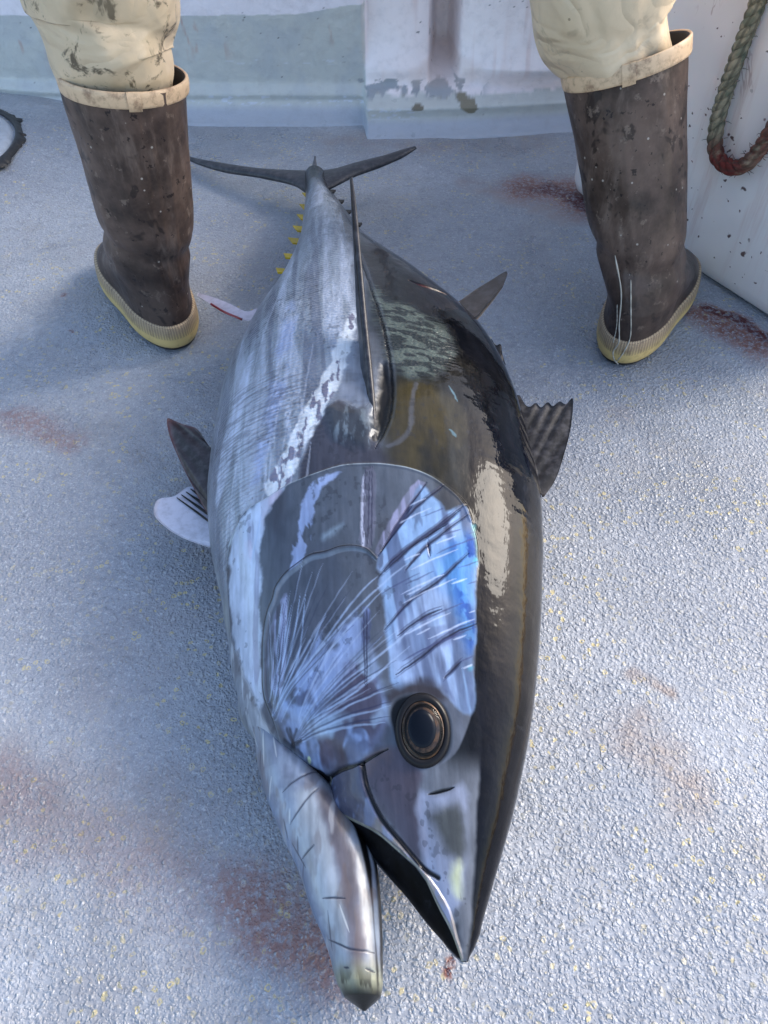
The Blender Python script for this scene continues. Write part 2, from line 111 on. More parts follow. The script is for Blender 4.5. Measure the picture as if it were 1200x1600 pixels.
"seam":[[0.054,1.589],[0.181,1.5],[0.277,1.431],[0.383,1.353],[0.47,1.275]],
"bl10":[[-0.388,0.291],[-0.342,0.266]],
"st":[[-0.309,1.13],[-0.276,1.101],[-0.23,1.072]]}}''')

# ------------------------------------------------------------------ helpers
def sr(r, g, b):
    c = np.array([r, g, b], float)/255
    return np.where(c <= .04045, c/12.92, ((c+.055)/1.055)**2.4)
rng = np.random.RandomState(7)
TAB = rng.rand(512, 512)
def vnoise(x, y, seed=0):
    x = np.asarray(x, float)+seed*17.3; y = np.asarray(y, float)+seed*9.1
    xi = np.floor(x).astype(int); yi = np.floor(y).astype(int)
    fx = x-xi; fy = y-yi; fx = fx*fx*(3-2*fx); fy = fy*fy*(3-2*fy)
    g = lambda a, b: TAB[a % 512, b % 512]
    return (g(xi, yi)*(1-fx)+g(xi+1, yi)*fx)*(1-fy)+(g(xi, yi+1)*(1-fx)+g(xi+1, yi+1)*fx)*fy
def fbm(x, y, seed=0, o=4):
    s = 0; a = .5; t = 0
    for i in range(o):
        s = s+a*vnoise(x*2**i, y*2**i, seed+i*3); t += a; a *= .5
    return s/t
def ss(v, a, b):
    t = np.clip((v-a)/(b-a), 0, 1); return t*t*(3-2*t)
def segdist(x, y, p):
    """distance to polyline and fraction along it"""
    best = np.full(x.shape, 1e9); fr = np.zeros(x.shape)
    p = np.array(p, float); n = len(p)
    for i in range(n-1):
        ax, ay = p[i]; bx, by = p[i+1]; dx, dy = bx-ax, by-ay
        L2 = dx*dx+dy*dy+1e-12
        t = np.clip(((x-ax)*dx+(y-ay)*dy)/L2, 0, 1)
        d = np.hypot(x-ax-t*dx, y-ay-t*dy); m = d < best
        best = np.where(m, d, best); fr = np.where(m, (i+t)/(n-1), fr)
    return best, fr
def polysd(x, y, p):
    """signed distance to a polygon, positive inside"""
    p = np.array(p, float); lo = p.min(0)-.03; hi = p.max(0)+.03
    out = np.full(x.shape, -1.); k = (x > lo[0]) & (x < hi[0]) & (y > lo[1]) & (y < hi[1])
    if not k.any(): return out
    X = x[k]; Y = y[k]; q = list(p)+[p[0]]
    d, _ = segdist(X, Y, q); ins = np.zeros(X.shape, bool)
    for i in range(len(q)-1):
        (x1, y1), (x2, y2) = q[i], q[i+1]
        c = ((y1 > Y) != (y2 > Y)) & (X < (x2-x1)*(Y-y1)/((y2-y1) if y2 != y1 else 1e-9)+x1)
        ins ^= c
    out[k] = np.where(ins, d, -d); return out

def link(name, me, parent=None):
    o = bpy.data.objects.new(name, me); C.collection.objects.link(o); o.parent = parent; return o
def tag(o, label=None, cat=None, group=None, kind=None):
    if label: o['label'] = label
    if cat: o['category'] = cat
    if group: o['group'] = group
    if kind: o['kind'] = kind
    return o
def empty(name, loc, label=None, cat=None, group=None):
    o = bpy.data.objects.new(name, None); C.collection.objects.link(o); o.location = loc; o.empty_display_size = .05
    return tag(o, label, cat, group)
def build(name, V, F, mat, parent=None, smooth=True, attrs=None):
    """V in world coordinates; the object's origin goes to its parent's place"""
    V = np.asarray(V, np.float32).reshape(-1, 3)
    off = np.zeros(3, np.float32); q = parent
    while q is not None: off += np.array(q.location, np.float32); q = q.parent
    me = bpy.data.meshes.new(name)
    if isinstance(F, np.ndarray):
        nf, k = F.shape
        me.vertices.add(len(V)); me.vertices.foreach_set('co', (V-off).ravel())
        me.loops.add(nf*k); me.loops.foreach_set('vertex_index', F.astype(np.int32).ravel())
        me.polygons.add(nf); me.polygons.foreach_set('loop_start', np.arange(0, nf*k, k, dtype=np.int32))
        me.update(calc_edges=True)
    else:
        me.from_pydata([tuple(map(float, v)) for v in V-off], [], [tuple(map(int, f)) for f in F])
    me.polygons.foreach_set('use_smooth', [smooth]*len(me.polygons))
    for k, a in (attrs or {}).items():
        a = np.asarray(a, np.float32).reshape(len(V), -1)
        if a.shape[1] == 3: a = np.hstack([a, np.ones((len(V), 1), np.float32)])
        at = me.color_attributes.new(k, 'FLOAT_COLOR', 'POINT'); at.data.foreach_set('color', a.astype(np.float32).ravel())
    me.materials.append(mat); me.update()
    o = link(name, me, parent)
    return o
def gridF(n, m, wrap=False, flip=False):
    i, j = np.meshgrid(np.arange(n-1), np.arange(m if wrap else m-1), indexing='ij')
    j2 = (j+1) % m
    F = np.stack([i*m+j, i*m+j2, (i+1)*m+j2, (i+1)*m+j], -1).reshape(-1, 4)
    return F[:, ::-1].copy() if flip else F
def tube(path, rad, n=16, caps=True, flat=None):
    """round tube along a path; rad number, list, or list of (ra, rb)"""
    P = np.array(path, float); m = len(P)
    T = np.gradient(P, axis=0); T /= np.linalg.norm(T, axis=1)[:, None]+1e-9
    up = np.array([0, 0, 1.]) if abs(T[0][2]) < .9 else np.array([0, 1., 0])
    V = []; a = np.cross(T[0], up); a /= np.linalg.norm(a)
    th = np.linspace(0, 2*np.pi, n, endpoint=False)
    for i in range(m):
        a = a-T[i]*(a@T[i]); a /= np.linalg.norm(a); b = np.cross(T[i], a)
        r = rad[i] if hasattr(rad, '__len__') else rad
        ra, rb = r if hasattr(r, '__len__') else (r, r)
        V.append(P[i]+np.outer(np.cos(th)*ra, a)+np.outer(np.sin(th)*rb, b))
    V = np.vstack(V); F = [list(f) for f in gridF(m, n, True)]
    if caps: F.append(list(range(n))); F.append(list(range((m-1)*n, m*n))[::-1])
    return V, F
def join(parts):
    V = []; F = []; o = 0
    for v, f in parts:
        V.append(np.asarray(v, float)); F += [[int(i)+o for i in q] for q in f]; o += len(v)
    return np.vstack(V), F
def spline(P, n):
    """Catmull-Rom through the points"""
    P = np.array(P, float); q = np.vstack([2*P[0]-P[1], P, 2*P[-1]-P[-2]]); t = np.linspace(0, len(P)-1-1e-6, n); i = t.astype(int); f = (t-i)[:, None]
    a, b, c, d = q[i], q[i+1], q[i+2], q[i+3]
    return .5*(2*b+(c-a)*f+(2*a-5*b+4*c-d)*f**2+(3*b-a-3*c+d)*f**3)

class Mat:
    def __init__(s, name):
        s.m = bpy.data.materials.new(name); s.m.use_nodes = True; s.t = s.m.node_tree
        s.b = s.t.nodes['Principled BSDF']; s.tc = s.t.nodes.new('ShaderNodeTexCoord').outputs['Object']
    def n(s, typ, ins=None, **kw):
        nd = s.t.nodes.new('ShaderNode'+typ)
        for k, v in kw.items(): setattr(nd, k, v)
        for k, v in (ins or {}).items():
            if isinstance(v, bpy.types.NodeSocket): s.t.links.new(v, nd.inputs[k])
            else: nd.inputs[k].default_value = v
        return nd
    def set(s, k, v):
        if isinstance(v, bpy.types.NodeSocket): s.t.links.new(v, s.b.inputs[k])
        else: s.b.inputs[k].default_value = (tuple(v)+(1,) if hasattr(v, '__len__') and len(v) == 3 else v)
    def noise(s, scale, detail=4, rough=.5, vec=None, dist=0):
        return s.n('TexNoise', {'Vector': vec or s.tc, 'Scale': scale, 'Detail': detail, 'Roughness': rough, 'Distortion': dist}).outputs['Fac']
    def vor(s, scale, feature='F1', vec=None, out='Distance', rnd=1.):
        return s.n('TexVoronoi', {'Vector': vec or s.tc, 'Scale': scale, 'Randomness': rnd}, feature=feature).outputs[out]
    def map(s, sc, loc=(0, 0, 0), rot=(0, 0, 0)):
        return s.n('Mapping', {'Vector': s.tc, 'Scale': sc, 'Location': loc, 'Rotation': rot}).outputs[0]
    def ramp(s, v, a, b, lo=0., hi=1.):
        return s.n('MapRange', {'Value': v, 'From Min': a, 'From Max': b, 'To Min': lo, 'To Max': hi}, interpolation_type='SMOOTHSTEP').outputs[0]
    def mix(s, f, a, b, mode='MIX'):
        nd = s.t.nodes.new('ShaderNodeMix'); nd.data_type = 'RGBA'; nd.blend_type = mode
        for k, v in ((0, f), (6, a), (7, b)):
            if isinstance(v, bpy.types.NodeSocket): s.t.links.new(v, nd.inputs[k])
            else: nd.inputs[k].default_value = (tuple(float(q) for q in v)+(1,) if hasattr(v, '__len__') and len(v) == 3 else v)
        return nd.outputs[2]
    def math(s, op, a, b=0.):
        nd = s.t.nodes.new('ShaderNodeMath'); nd.operation = op
        for k, v in ((0, a), (1, b)):
            if isinstance(v, bpy.types.NodeSocket): s.t.links.new(v, nd.inputs[k])
            else: nd.inputs[k].default_value = v
        return nd.outputs[0]
    def attr(s, name):
        nd = s.t.nodes.new('ShaderNodeAttribute'); nd.attribute_name = name; return nd
    def rgb(s, v):
        nd = s.t.nodes.new('ShaderNodeSeparateColor'); s.t.links.new(v, nd.inputs[0]); return nd.outputs
    def bump(s, h, strength=1., dist=.001, normal=None):
        d = {'Height': h, 'Strength': strength, 'Distance': dist}
        if normal: d['Normal'] = normal
        o = s.n('Bump', d).outputs[0]; s.t.links.new(o, s.b.inputs['Normal']); return o

# ------------------------------------------------------------------ materials
def mat_deck():
    m = Mat('nonskid_deck_paint'); a = m.rgb(m.attr('Col').outputs['Color'])   # r blood, g smooth paint, b grime
    wp = m.n('VectorMath', {0: m.tc, 1: m.n('VectorMath', {0: m.n('TexNoise', {'Vector': m.tc, 'Scale': 160., 'Detail': 2.}).outputs['Color'], 'Scale': .0055}, operation='SCALE').outputs[0]}, operation='ADD').outputs[0]
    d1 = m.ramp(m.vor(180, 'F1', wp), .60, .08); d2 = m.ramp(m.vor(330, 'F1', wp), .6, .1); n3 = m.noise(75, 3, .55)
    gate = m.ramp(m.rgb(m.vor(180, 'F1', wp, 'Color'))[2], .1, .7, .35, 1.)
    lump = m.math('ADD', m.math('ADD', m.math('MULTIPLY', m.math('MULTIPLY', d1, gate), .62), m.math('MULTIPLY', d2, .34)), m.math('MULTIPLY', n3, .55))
    sm = m.math('SUBTRACT', 1., a[1])
    h = m.math('MULTIPLY', lump, sm)
    n = m.bump(h, .75, .0028); n = m.bump(m.noise(14, 3, .5), .5, .004, n)
    big = m.ramp(m.noise(2.6, 4, .6), .35, .68)
    base = m.mix(big, sr(154, 160, 169), sr(180, 186, 194))
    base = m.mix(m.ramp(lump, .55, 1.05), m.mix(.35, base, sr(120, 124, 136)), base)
    base = m.mix(m.math('MULTIPLY', m.ramp(m.noise(500, 2, .5), .55, .72), .35), base, sr(222, 224, 232))
    gr_ = m.noise(150, 3, .75); base = m.mix(m.ramp(gr_, .44, .30, 0, .5), base, sr(108, 112, 122)); base = m.mix(m.ramp(gr_, .56, .70, 0, .45), base, sr(222, 226, 232))
    gr2 = m.noise(60, 4, .7); base = m.mix(m.ramp(gr2, .5, .34, 0, .38), base, sr(120, 124, 132))
    gr3 = m.ramp(m.noise(3.2, 5, .7), .5, .68, 0, .4); base = m.mix(gr3, base, sr(150, 146, 146))
    # worn yellow primer rims on some grains
    vc = m.vor(165, 'F1', wp, 'Color'); vd = m.vor(165, 'F1', wp)
    pick = m.ramp(m.rgb(vc)[0], .86, .90); rim = m.math('MULTIPLY', m.ramp(vd, .16, .28), m.ramp(vd, .56, .40))
    ypatch = m.ramp(m.noise(7, 3, .6), .42, .62)
    yel = m.math('MULTIPLY', m.math('MULTIPLY', pick, rim), m.math('ADD', m.math('MULTIPLY', ypatch, .75), .2))
    yel = m.math('MULTIPLY', yel, sm)
    base = m.mix(yel, base, sr(200, 186, 138))
    fine = m.math('MULTIPLY', m.math('MULTIPLY', m.ramp(m.noise(330, 2, .5, dist=1.), .60, .70), m.ramp(m.noise(9, 3, .6), .4, .65)), .4)
    base = m.mix(m.math('MULTIPLY', fine, sm), base, sr(186, 178, 150))
    dk = m.math('MULTIPLY', m.ramp(m.rgb(m.vor(38, 'F1', m.tc, 'Color'))[1], .975, .985), m.ramp(m.vor(38), .13, .05))
    base = m.mix(dk, base, sr(52, 34, 32))
    base = m.mix(m.math('MULTIPLY', a[2], m.ramp(m.noise(30, 4, .6), .35, .65, .25, .9)), base, sr(140, 122, 112))
    lows = m.ramp(lump, 1.0, .62, .05, 1.9); blood = m.math('MULTIPLY', a[0], m.mix(m.ramp(a[0], .55, .9), lows, m.ramp(lump, 1.2, .5, .7, 1.8))); blood = m.math('MINIMUM', blood, 1.)
    bn = m.ramp(m.noise(110, 4, .75), .38, .56, .35, 1.); blood = m.math('MULTIPLY', blood, bn)
    base = m.mix(blood, base, m.mix(m.ramp(a[0], .35, .9), sr(136, 94, 82), sr(80, 12, 16)))
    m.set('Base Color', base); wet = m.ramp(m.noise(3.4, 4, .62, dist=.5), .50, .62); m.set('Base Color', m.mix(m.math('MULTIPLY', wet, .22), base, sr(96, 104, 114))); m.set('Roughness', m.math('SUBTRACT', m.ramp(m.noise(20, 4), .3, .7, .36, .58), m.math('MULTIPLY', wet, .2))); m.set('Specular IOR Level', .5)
    m.set('Coat Weight', .15); m.set('Coat Roughness', .2)
    return m.m
def mat_paint(name='boat_paint', bump=1., rough=.35, coat=.3):
    m = Mat(name); c = m.attr('Col').outputs['Color']
    c = m.mix(m.ramp(m.noise(40, 5, .65), .45, .75, 0, .16), c, sr(120, 118, 122))
    m.set('Base Color', c); m.set('Roughness', m.ramp(m.noise(25, 4), .3, .7, rough-.08, rough+.15))
    m.set('Coat Weight', coat); m.set('Coat Roughness', .15)
    m.bump(m.math('ADD', m.noise(45, 5, .6), m.math('MULTIPLY', m.noise(9, 2), 2.)), .5*bump, .005); return m.m
def mat_boot():
    m = Mat('brown_boot_rubber')
    big = m.ramp(m.noise(11, 5, .65), .32, .7); c = m.mix(big, sr(54, 42, 36), sr(106, 87, 76))
    lo = m.map((1, 1, .25)); c = m.mix(m.ramp(m.noise(34, 5, .7, lo), .5, .75, 0, .6), c, sr(134, 116, 104))
    c = m.mix(m.ramp(m.noise(21, 3, .6, dist=.6), .60, .66, 0, .7), c, sr(34, 25, 23)); c = m.mix(m.ramp(m.noise(46, 4, .7), .60, .68, 0, .55), c, sr(140, 122, 108)); c = m.mix(m.ramp(m.noise(85, 3, .6), .64, .68, 0, .8), c, sr(28, 20, 20))
    zz = m.n('SeparateXYZ', {0: m.tc}).outputs[2]; c = m.mix(m.ramp(zz, .2, .05, 0, .55), c, sr(38, 30, 30))
    m.set('Base Color', c)
    dots = m.math('MULTIPLY', m.ramp(m.vor(90), .17, .10), m.ramp(m.rgb(m.vor(90, out='Color'))[0], .86, .88))
    c2 = m.mix(m.math('MULTIPLY', dots, .7), c, sr(190, 180, 168)); m.set('Base Color', c2)
    m.set('Roughness', m.ramp(m.noise(16, 5, .6), .3, .7, .34, .6)); m.set('Specular IOR Level', .35)
    m.bump(m.math('ADD', m.noise(14, 4, .55), m.math('MULTIPLY', m.noise(120, 3), .15)), .55, .006); return m.m
def mat_sole():
    m = Mat('gum_rubber_band'); a = m.rgb(m.attr('Col').outputs['Color'])   # r: 0 bottom .. 1 top, g: knurl, b around
    c = m.mix(m.ramp(a[0], .35, .8), sr(208, 182, 120), sr(180, 156, 124))
    c = m.mix(m.ramp(m.noise(40, 4, .7), .5, .75, 0, .55), c, sr(96, 74, 58))
    u = m.math('MULTIPLY', a[2], 330.); v = m.math('MULTIPLY', a[0], 62.)
    k = m.math('MULTIPLY', m.math('SINE', m.math('ADD', u, v)), m.math('SINE', m.math('SUBTRACT', u, v)))
    k = m.math('MULTIPLY', k, m.ramp(a[0], .42, .5)); k = m.math('MULTIPLY', k, a[1])
    c = m.mix(m.math('MULTIPLY', m.ramp(k, .1, -.4), m.math('MULTIPLY', m.ramp(a[0], .42, .5), m.math('MULTIPLY', a[1], .55))), c, sr(70, 54, 46))
    m.set('Base Color', c); m.set('Roughness', .5); m.bump(k, .5, .0012); return m.m
def mat_trim():
    m = Mat('cream_boot_trim'); c = m.mix(m.ramp(m.noise(60, 5, .7), .45, .72, 0, .8), sr(222, 190, 152), sr(132, 98, 74))
    m.set('Base Color', c); m.set('Roughness', .5); m.bump(m.noise(90, 4), .3, .001); return m.m
def mat_trouser():
    m = Mat('stained_oilskin'); lo = m.ramp(m.noise(5, 4, .6), .35, .7); c = m.mix(lo, sr(234, 210, 176), sr(210, 188, 154))
    a = m.rgb(m.attr('Col').outputs['Color'])
    sp = m.math('MULTIPLY', m.ramp(m.noise(34, 4, .72, dist=.5), .56, .68), m.math('ADD', .12, m.math('MULTIPLY', a[0], .9)))
    c = m.mix(sp, c, sr(96, 84, 66))
    sp2 = m.math('MULTIPLY', m.ramp(m.noise(12, 3, .6), .5, .7), a[0]); c = m.mix(m.math('MULTIPLY', sp2, .5), c, sr(138, 122, 94))
    d = m.math('MULTIPLY', m.ramp(m.vor(75), .15, .09), m.ramp(m.rgb(m.vor(75, out='Color'))[1], .85, .88)); c = m.mix(m.math('MULTIPLY', d, .6), c, sr(104, 84, 62))
    m.set('Base Color', c); m.set('Roughness', .42); m.set('Specular IOR Level', .4)
    m.bump(m.math('ADD', m.math('ADD', m.noise(7, 3), m.math('MULTIPLY', m.math('ABSOLUTE', m.math('SUBTRACT', m.noise(11, 2, .5, m.map((1, 1, 1.6)), .7), .5)), 1.6)), m.math('MULTIPLY', m.noise(160, 2), .05)), .6, .016); return m.m
def mat_plain(name, col, rough=.5, spec=.5, nscale=40, var=.25, bump=.3, bd=.001, coat=0., metal=0.):
    m = Mat(name); col = np.array(col); c = m.mix(m.ramp(m.noise(nscale, 5, .6), .3, .7), col*(1-var), np.minimum(col*(1+var), .9))
    m.set('Base Color', c); m.set('Roughness', rough); m.set('Specular IOR Level', spec); m.set('Coat Weight', coat); m.set('Coat Roughness', .08); m.set('Metallic', metal)
    m.bump(m.noise(nscale*2, 4), bump, bd); return m.m
def mat_tote():
    m = Mat('white_tote_plastic'); c = m.mix(m.ramp(m.noise(3, 4, .6), .3, .7), sr(248, 242, 238), sr(230, 225, 222))
    pl = m.map((1, 1, .09)); st = m.math('MULTIPLY', m.ramp(m.noise(22, 5, .7, pl), .52, .72), m.ramp(m.noise(4, 3), .36, .6))
    c = m.mix(m.math('MULTIPLY', st, .34), c, sr(176, 120, 104))
    vein = m.math('ABSOLUTE', m.math('SUBTRACT', m.noise(16, 4, .6, m.map((1, 1, .3)), .8), .5))
    vm = m.math('MULTIPLY', m.ramp(vein, .014, .004), m.ramp(m.noise(6, 2, .5, m.map((1, 1, 1), (3, 1, 2))), .55, .66))
    zz = m.n('SeparateXYZ', {0: m.tc}).outputs[2]; vm = m.math('MULTIPLY', vm, m.ramp(zz, .26, .36))
    c = m.mix(m.math('MULTIPLY', vm, .75), c, sr(120, 30, 26))
    wv = m.n('VectorMath', {0: m.tc, 1: m.n('VectorMath', {0: m.n('TexNoise', {'Vector': m.tc, 'Scale': 60., 'Detail': 3.}).outputs['Color'], 'Scale': .02}, operation='SCALE').outputs[0]}, operation='ADD').outputs[0]
    for s, th, r, col, sd in ((42, .80, .17, sr(66, 20, 18), 0), (95, .84, .2, sr(84, 28, 24), 1), (24, .90, .13, sr(92, 30, 22), 2)):
        d = m.math('MULTIPLY', m.ramp(m.vor(s, vec=wv), r, r*.6), m.ramp(m.rgb(m.vor(s, vec=wv, out='Color'))[sd], th, th+.02)); c = m.mix(m.math('MULTIPLY', d, .9), c, col)
    br = m.math('MULTIPLY', m.ramp(m.noise(13, 4, .6, m.map((1, 1, .5), (5, 5, 1))), .62, .72), .3); c = m.mix(br, c, sr(140, 122, 92))
    m.set('Base Color', c); m.set('Roughness', .35); m.set('Subsurface Weight', .05); m.set('Coat Weight', .2)
    m.bump(m.noise(7, 3), .35, .01); return m.m
def mat_rope():
    m = Mat('worn_green_rope'); a = m.rgb(m.attr('Col').outputs['Color'])  # r blood, g twist, b age
    c = m.mix(m.ramp(m.noise(60, 4, .7), .35, .65), sr(116, 118, 98), sr(170, 158, 132))
    c = m.mix(m.ramp(m.noise(24, 3, .7), .52, .68, 0, .55), c, sr(90, 106, 88))
    c = m.mix(m.math('MULTIPLY', a[0], m.ramp(m.noise(50, 4, .7), .22, .5)), c, sr(110, 32, 28))
    fib = m.math('SINE', m.math('MULTIPLY', a[1], 60.)); c = m.mix(m.ramp(fib, -.2, -.9, 0, .5), c, sr(60, 54, 46))
    m.set('Base Color', c); m.set('Roughness', .85); m.bump(m.math('ADD', fib, m.noise(300, 3)), .7, .0012); return m.m
def mat_fish():
    m = Mat('tuna_skin'); c = m.attr('Col').outputs['Color']; p = m.rgb(m.attr('Par').outputs['Color'])  # metal, rough, scales
    n1 = m.noise(60, 5, .65, m.map((1, .35, 1)))
    c = m.mix(m.ramp(n1, .35, .7, 0, .16), c, sr(40, 42, 52))
    m.set('Base Color', c); m.set('Metallic', p[0]); m.set('Roughness', p[1]); m.set('Specular IOR Level', m.attr('Par').outputs['Alpha'])
    m.set('Coat Weight', .0)
    sc = m.n('TexWave', {'Vector': m.tc, 'Scale': 62., 'Distortion': 2.5, 'Detail': 2., 'Detail Scale': 6.}, bands_direction='Y').outputs['Fac']
    sv = m.vor(210, vec=m.map((1, 1.25, 1)))
    h = m.math('MULTIPLY', m.math('ADD', m.math('MULTIPLY', sc, .6), sv), p[2])
    h = m.math('ADD', h, m.math('MULTIPLY', m.noise(26, 5, .62, m.map((1, .3, 1))), 1.0))
    n = m.bump(h, .4, .0022); m.t.links.new(n, m.b.inputs['Coat Normal']) if False else None
    return m.m
def mat_fin():
    m = Mat('dark_fin'); c = m.attr('Col').outputs['Color']
    c = m.mix(m.ramp(m.noise(90, 4, .6), .4, .7, 0, .3), c, sr(110, 108, 112))
    m.set('Base Color', c); m.set('Roughness', .42); m.set('Coat Weight', .1); m.set('Coat Roughness', .15); m.set('Specular IOR Level', .35)
    m.bump(m.noise(120, 3), .3, .001); return m.m

M = dict(deck=mat_deck(), paint=mat_paint(), boot=mat_boot(), sole=mat_sole(), trim=mat_trim(), trouser=mat_trouser(), tote=mat_tote(), rope=mat_rope(), fish=mat_fish(), fin=mat_fin(),
    slime=mat_plain('pale_slime', sr(176, 172, 160), .25, coat=.5), black=mat_plain('black_rubber', (.018, .018, .02), .45, bump=.6), lining=mat_plain('dark_boot_lining', (.02, .018, .018), .8),
    outsole=mat_plain('black_outsole', (.03, .028, .026), .6), yellow=mat_plain('yellow_finlet', sr(200, 170, 20), .4, coat=.4), mouth=mat_plain('black_mouth_skin', (.004, .004, .005), .5, .3, coat=.1),
    plate=mat_plain('grey_plate_paint', sr(172, 180, 190), .4, nscale=60, var=.12), steel=mat_plain('grey_jacket', (.05, .06, .07), .7))

# ------------------------------------------------------------------ deck
def deck():
    xs = np.unique(np.concatenate([np.linspace(-4, -1.3, 24), np.linspace(-1.3, .8, 560), np.linspace(.8, 4, 28)]))
    ys = np.unique(np.concatenate([np.linspace(-3, 0, 24), np.linspace(0, 1.9, 520), np.linspace(1.9, 2.6, 12)]))
    X, Y = np.meshgrid(xs, ys, indexing='ij')
    r = np.hypot(X+1.04, (Y-1.72)*.95); Z = .035*ss(r, .52, .24)
    Z = Z+.0035*(fbm(X*5, Y*5, 3)-.5)*(1-ss(r, .5, .3)*.6)
    bl = np.zeros(X.shape); G = FE['g']
    wx = X+.03*(fbm(X*22, Y*22, 5)-.5); wy = Y+.03*(fbm(X*22, Y*22, 8)-.5)
    def blob(p, rad, amt):
        nonlocal bl
        d, f = segdist(wx, wy, p if len(p) > 1 else [p[0], [p[0][0]+.001, p[0][1]]]); bl = np.maximum(bl, amt*ss(d, rad, rad*.1))
    blob([[.33, 1.50], [.37, 1.47], [.40, 1.42]], .045, 1.); blob([[.29, 1.505], [.36, 1.49], [.40, 1.43]], .085, .62); blob(G['bl2'], .022, 1.); blob([[p[0]-.02, p[1]-.02] for p in G['bl2']], .06, .55)
    blob(G['bl3'], .038, .32); blob(G['bl4'], .052, .42); blob([[.30, 1.50], [.345, 1.47]], .02, .9); blob(G['bl6'], .008, 1.); blob(G['bl7'], .006, 1.); blob([[.061, .131], [.058, .124]], .004, 1.)
    blob([[-.36, .23], [-.30, .24], [-.2, .2], [-.13, .17]], .06, .14); blob([[-.39, .30], [-.35, .27]], .05, .22)
    blob(G['st'], .004, 1.); blob([[G['st'][1][0], G['st'][1][1]-.004], G['st'][2]], .007, 1.); blob([[-.505, 1.03], [-.50, 1.028]], .004, .9)
    gr = np.zeros(X.shape)
    for p, rad, amt in ((G['bl5'], .05, .7), (G['bl9'], .012, .9), ([[.17, 1.52], [.26, 1.45], [.36, 1.38]], .04, .6), ([[-.06, .33], [-.04, .25], [0, .2]], .05, .35), ([[-.45, .31], [-.3, .28], [-.2, .25]], .08, .45), ([[.32, .82], [.35, .83]], .03, .3), ([[-.1, 1.72], [.3, 1.70]], .09, .5), ([[-.3, .4], [-.2, .55], [-.25, .65]], .09, .25)):
        d, _ = segdist(wx, wy, p); gr = np.maximum(gr, amt*ss(d, rad, rad*.2))
    sm = np.zeros(X.shape); d, _ = segdist(X, Y, G['seam']); sm = np.maximum(sm, .75*ss(d, .028, .016))
    sm = np.maximum(sm, ss(Y+.01*X, 1.70+.03*(fbm(X*6, Y*3, 2)), 1.77)*.85)
    sm = np.maximum(sm, .6*ss(fbm(X*2.3, Y*2.3, 11), .62, .75)*ss(Y, 1.2, 1.5)*(1-ss(r, .55, .4)))
    sm = np.maximum(sm, .55*ss(fbm(X*5, Y*5, 31, 3), .55, .72)*ss(Y, .55, .25))
    att = np.stack([bl, sm, gr], -1)
    o = build('deck', np.stack([X, Y, Z], -1), gridF(len(xs), len(ys), flip=True), M['deck'], attrs={'Col': att})
    tag(o, kind='structure')
deck()

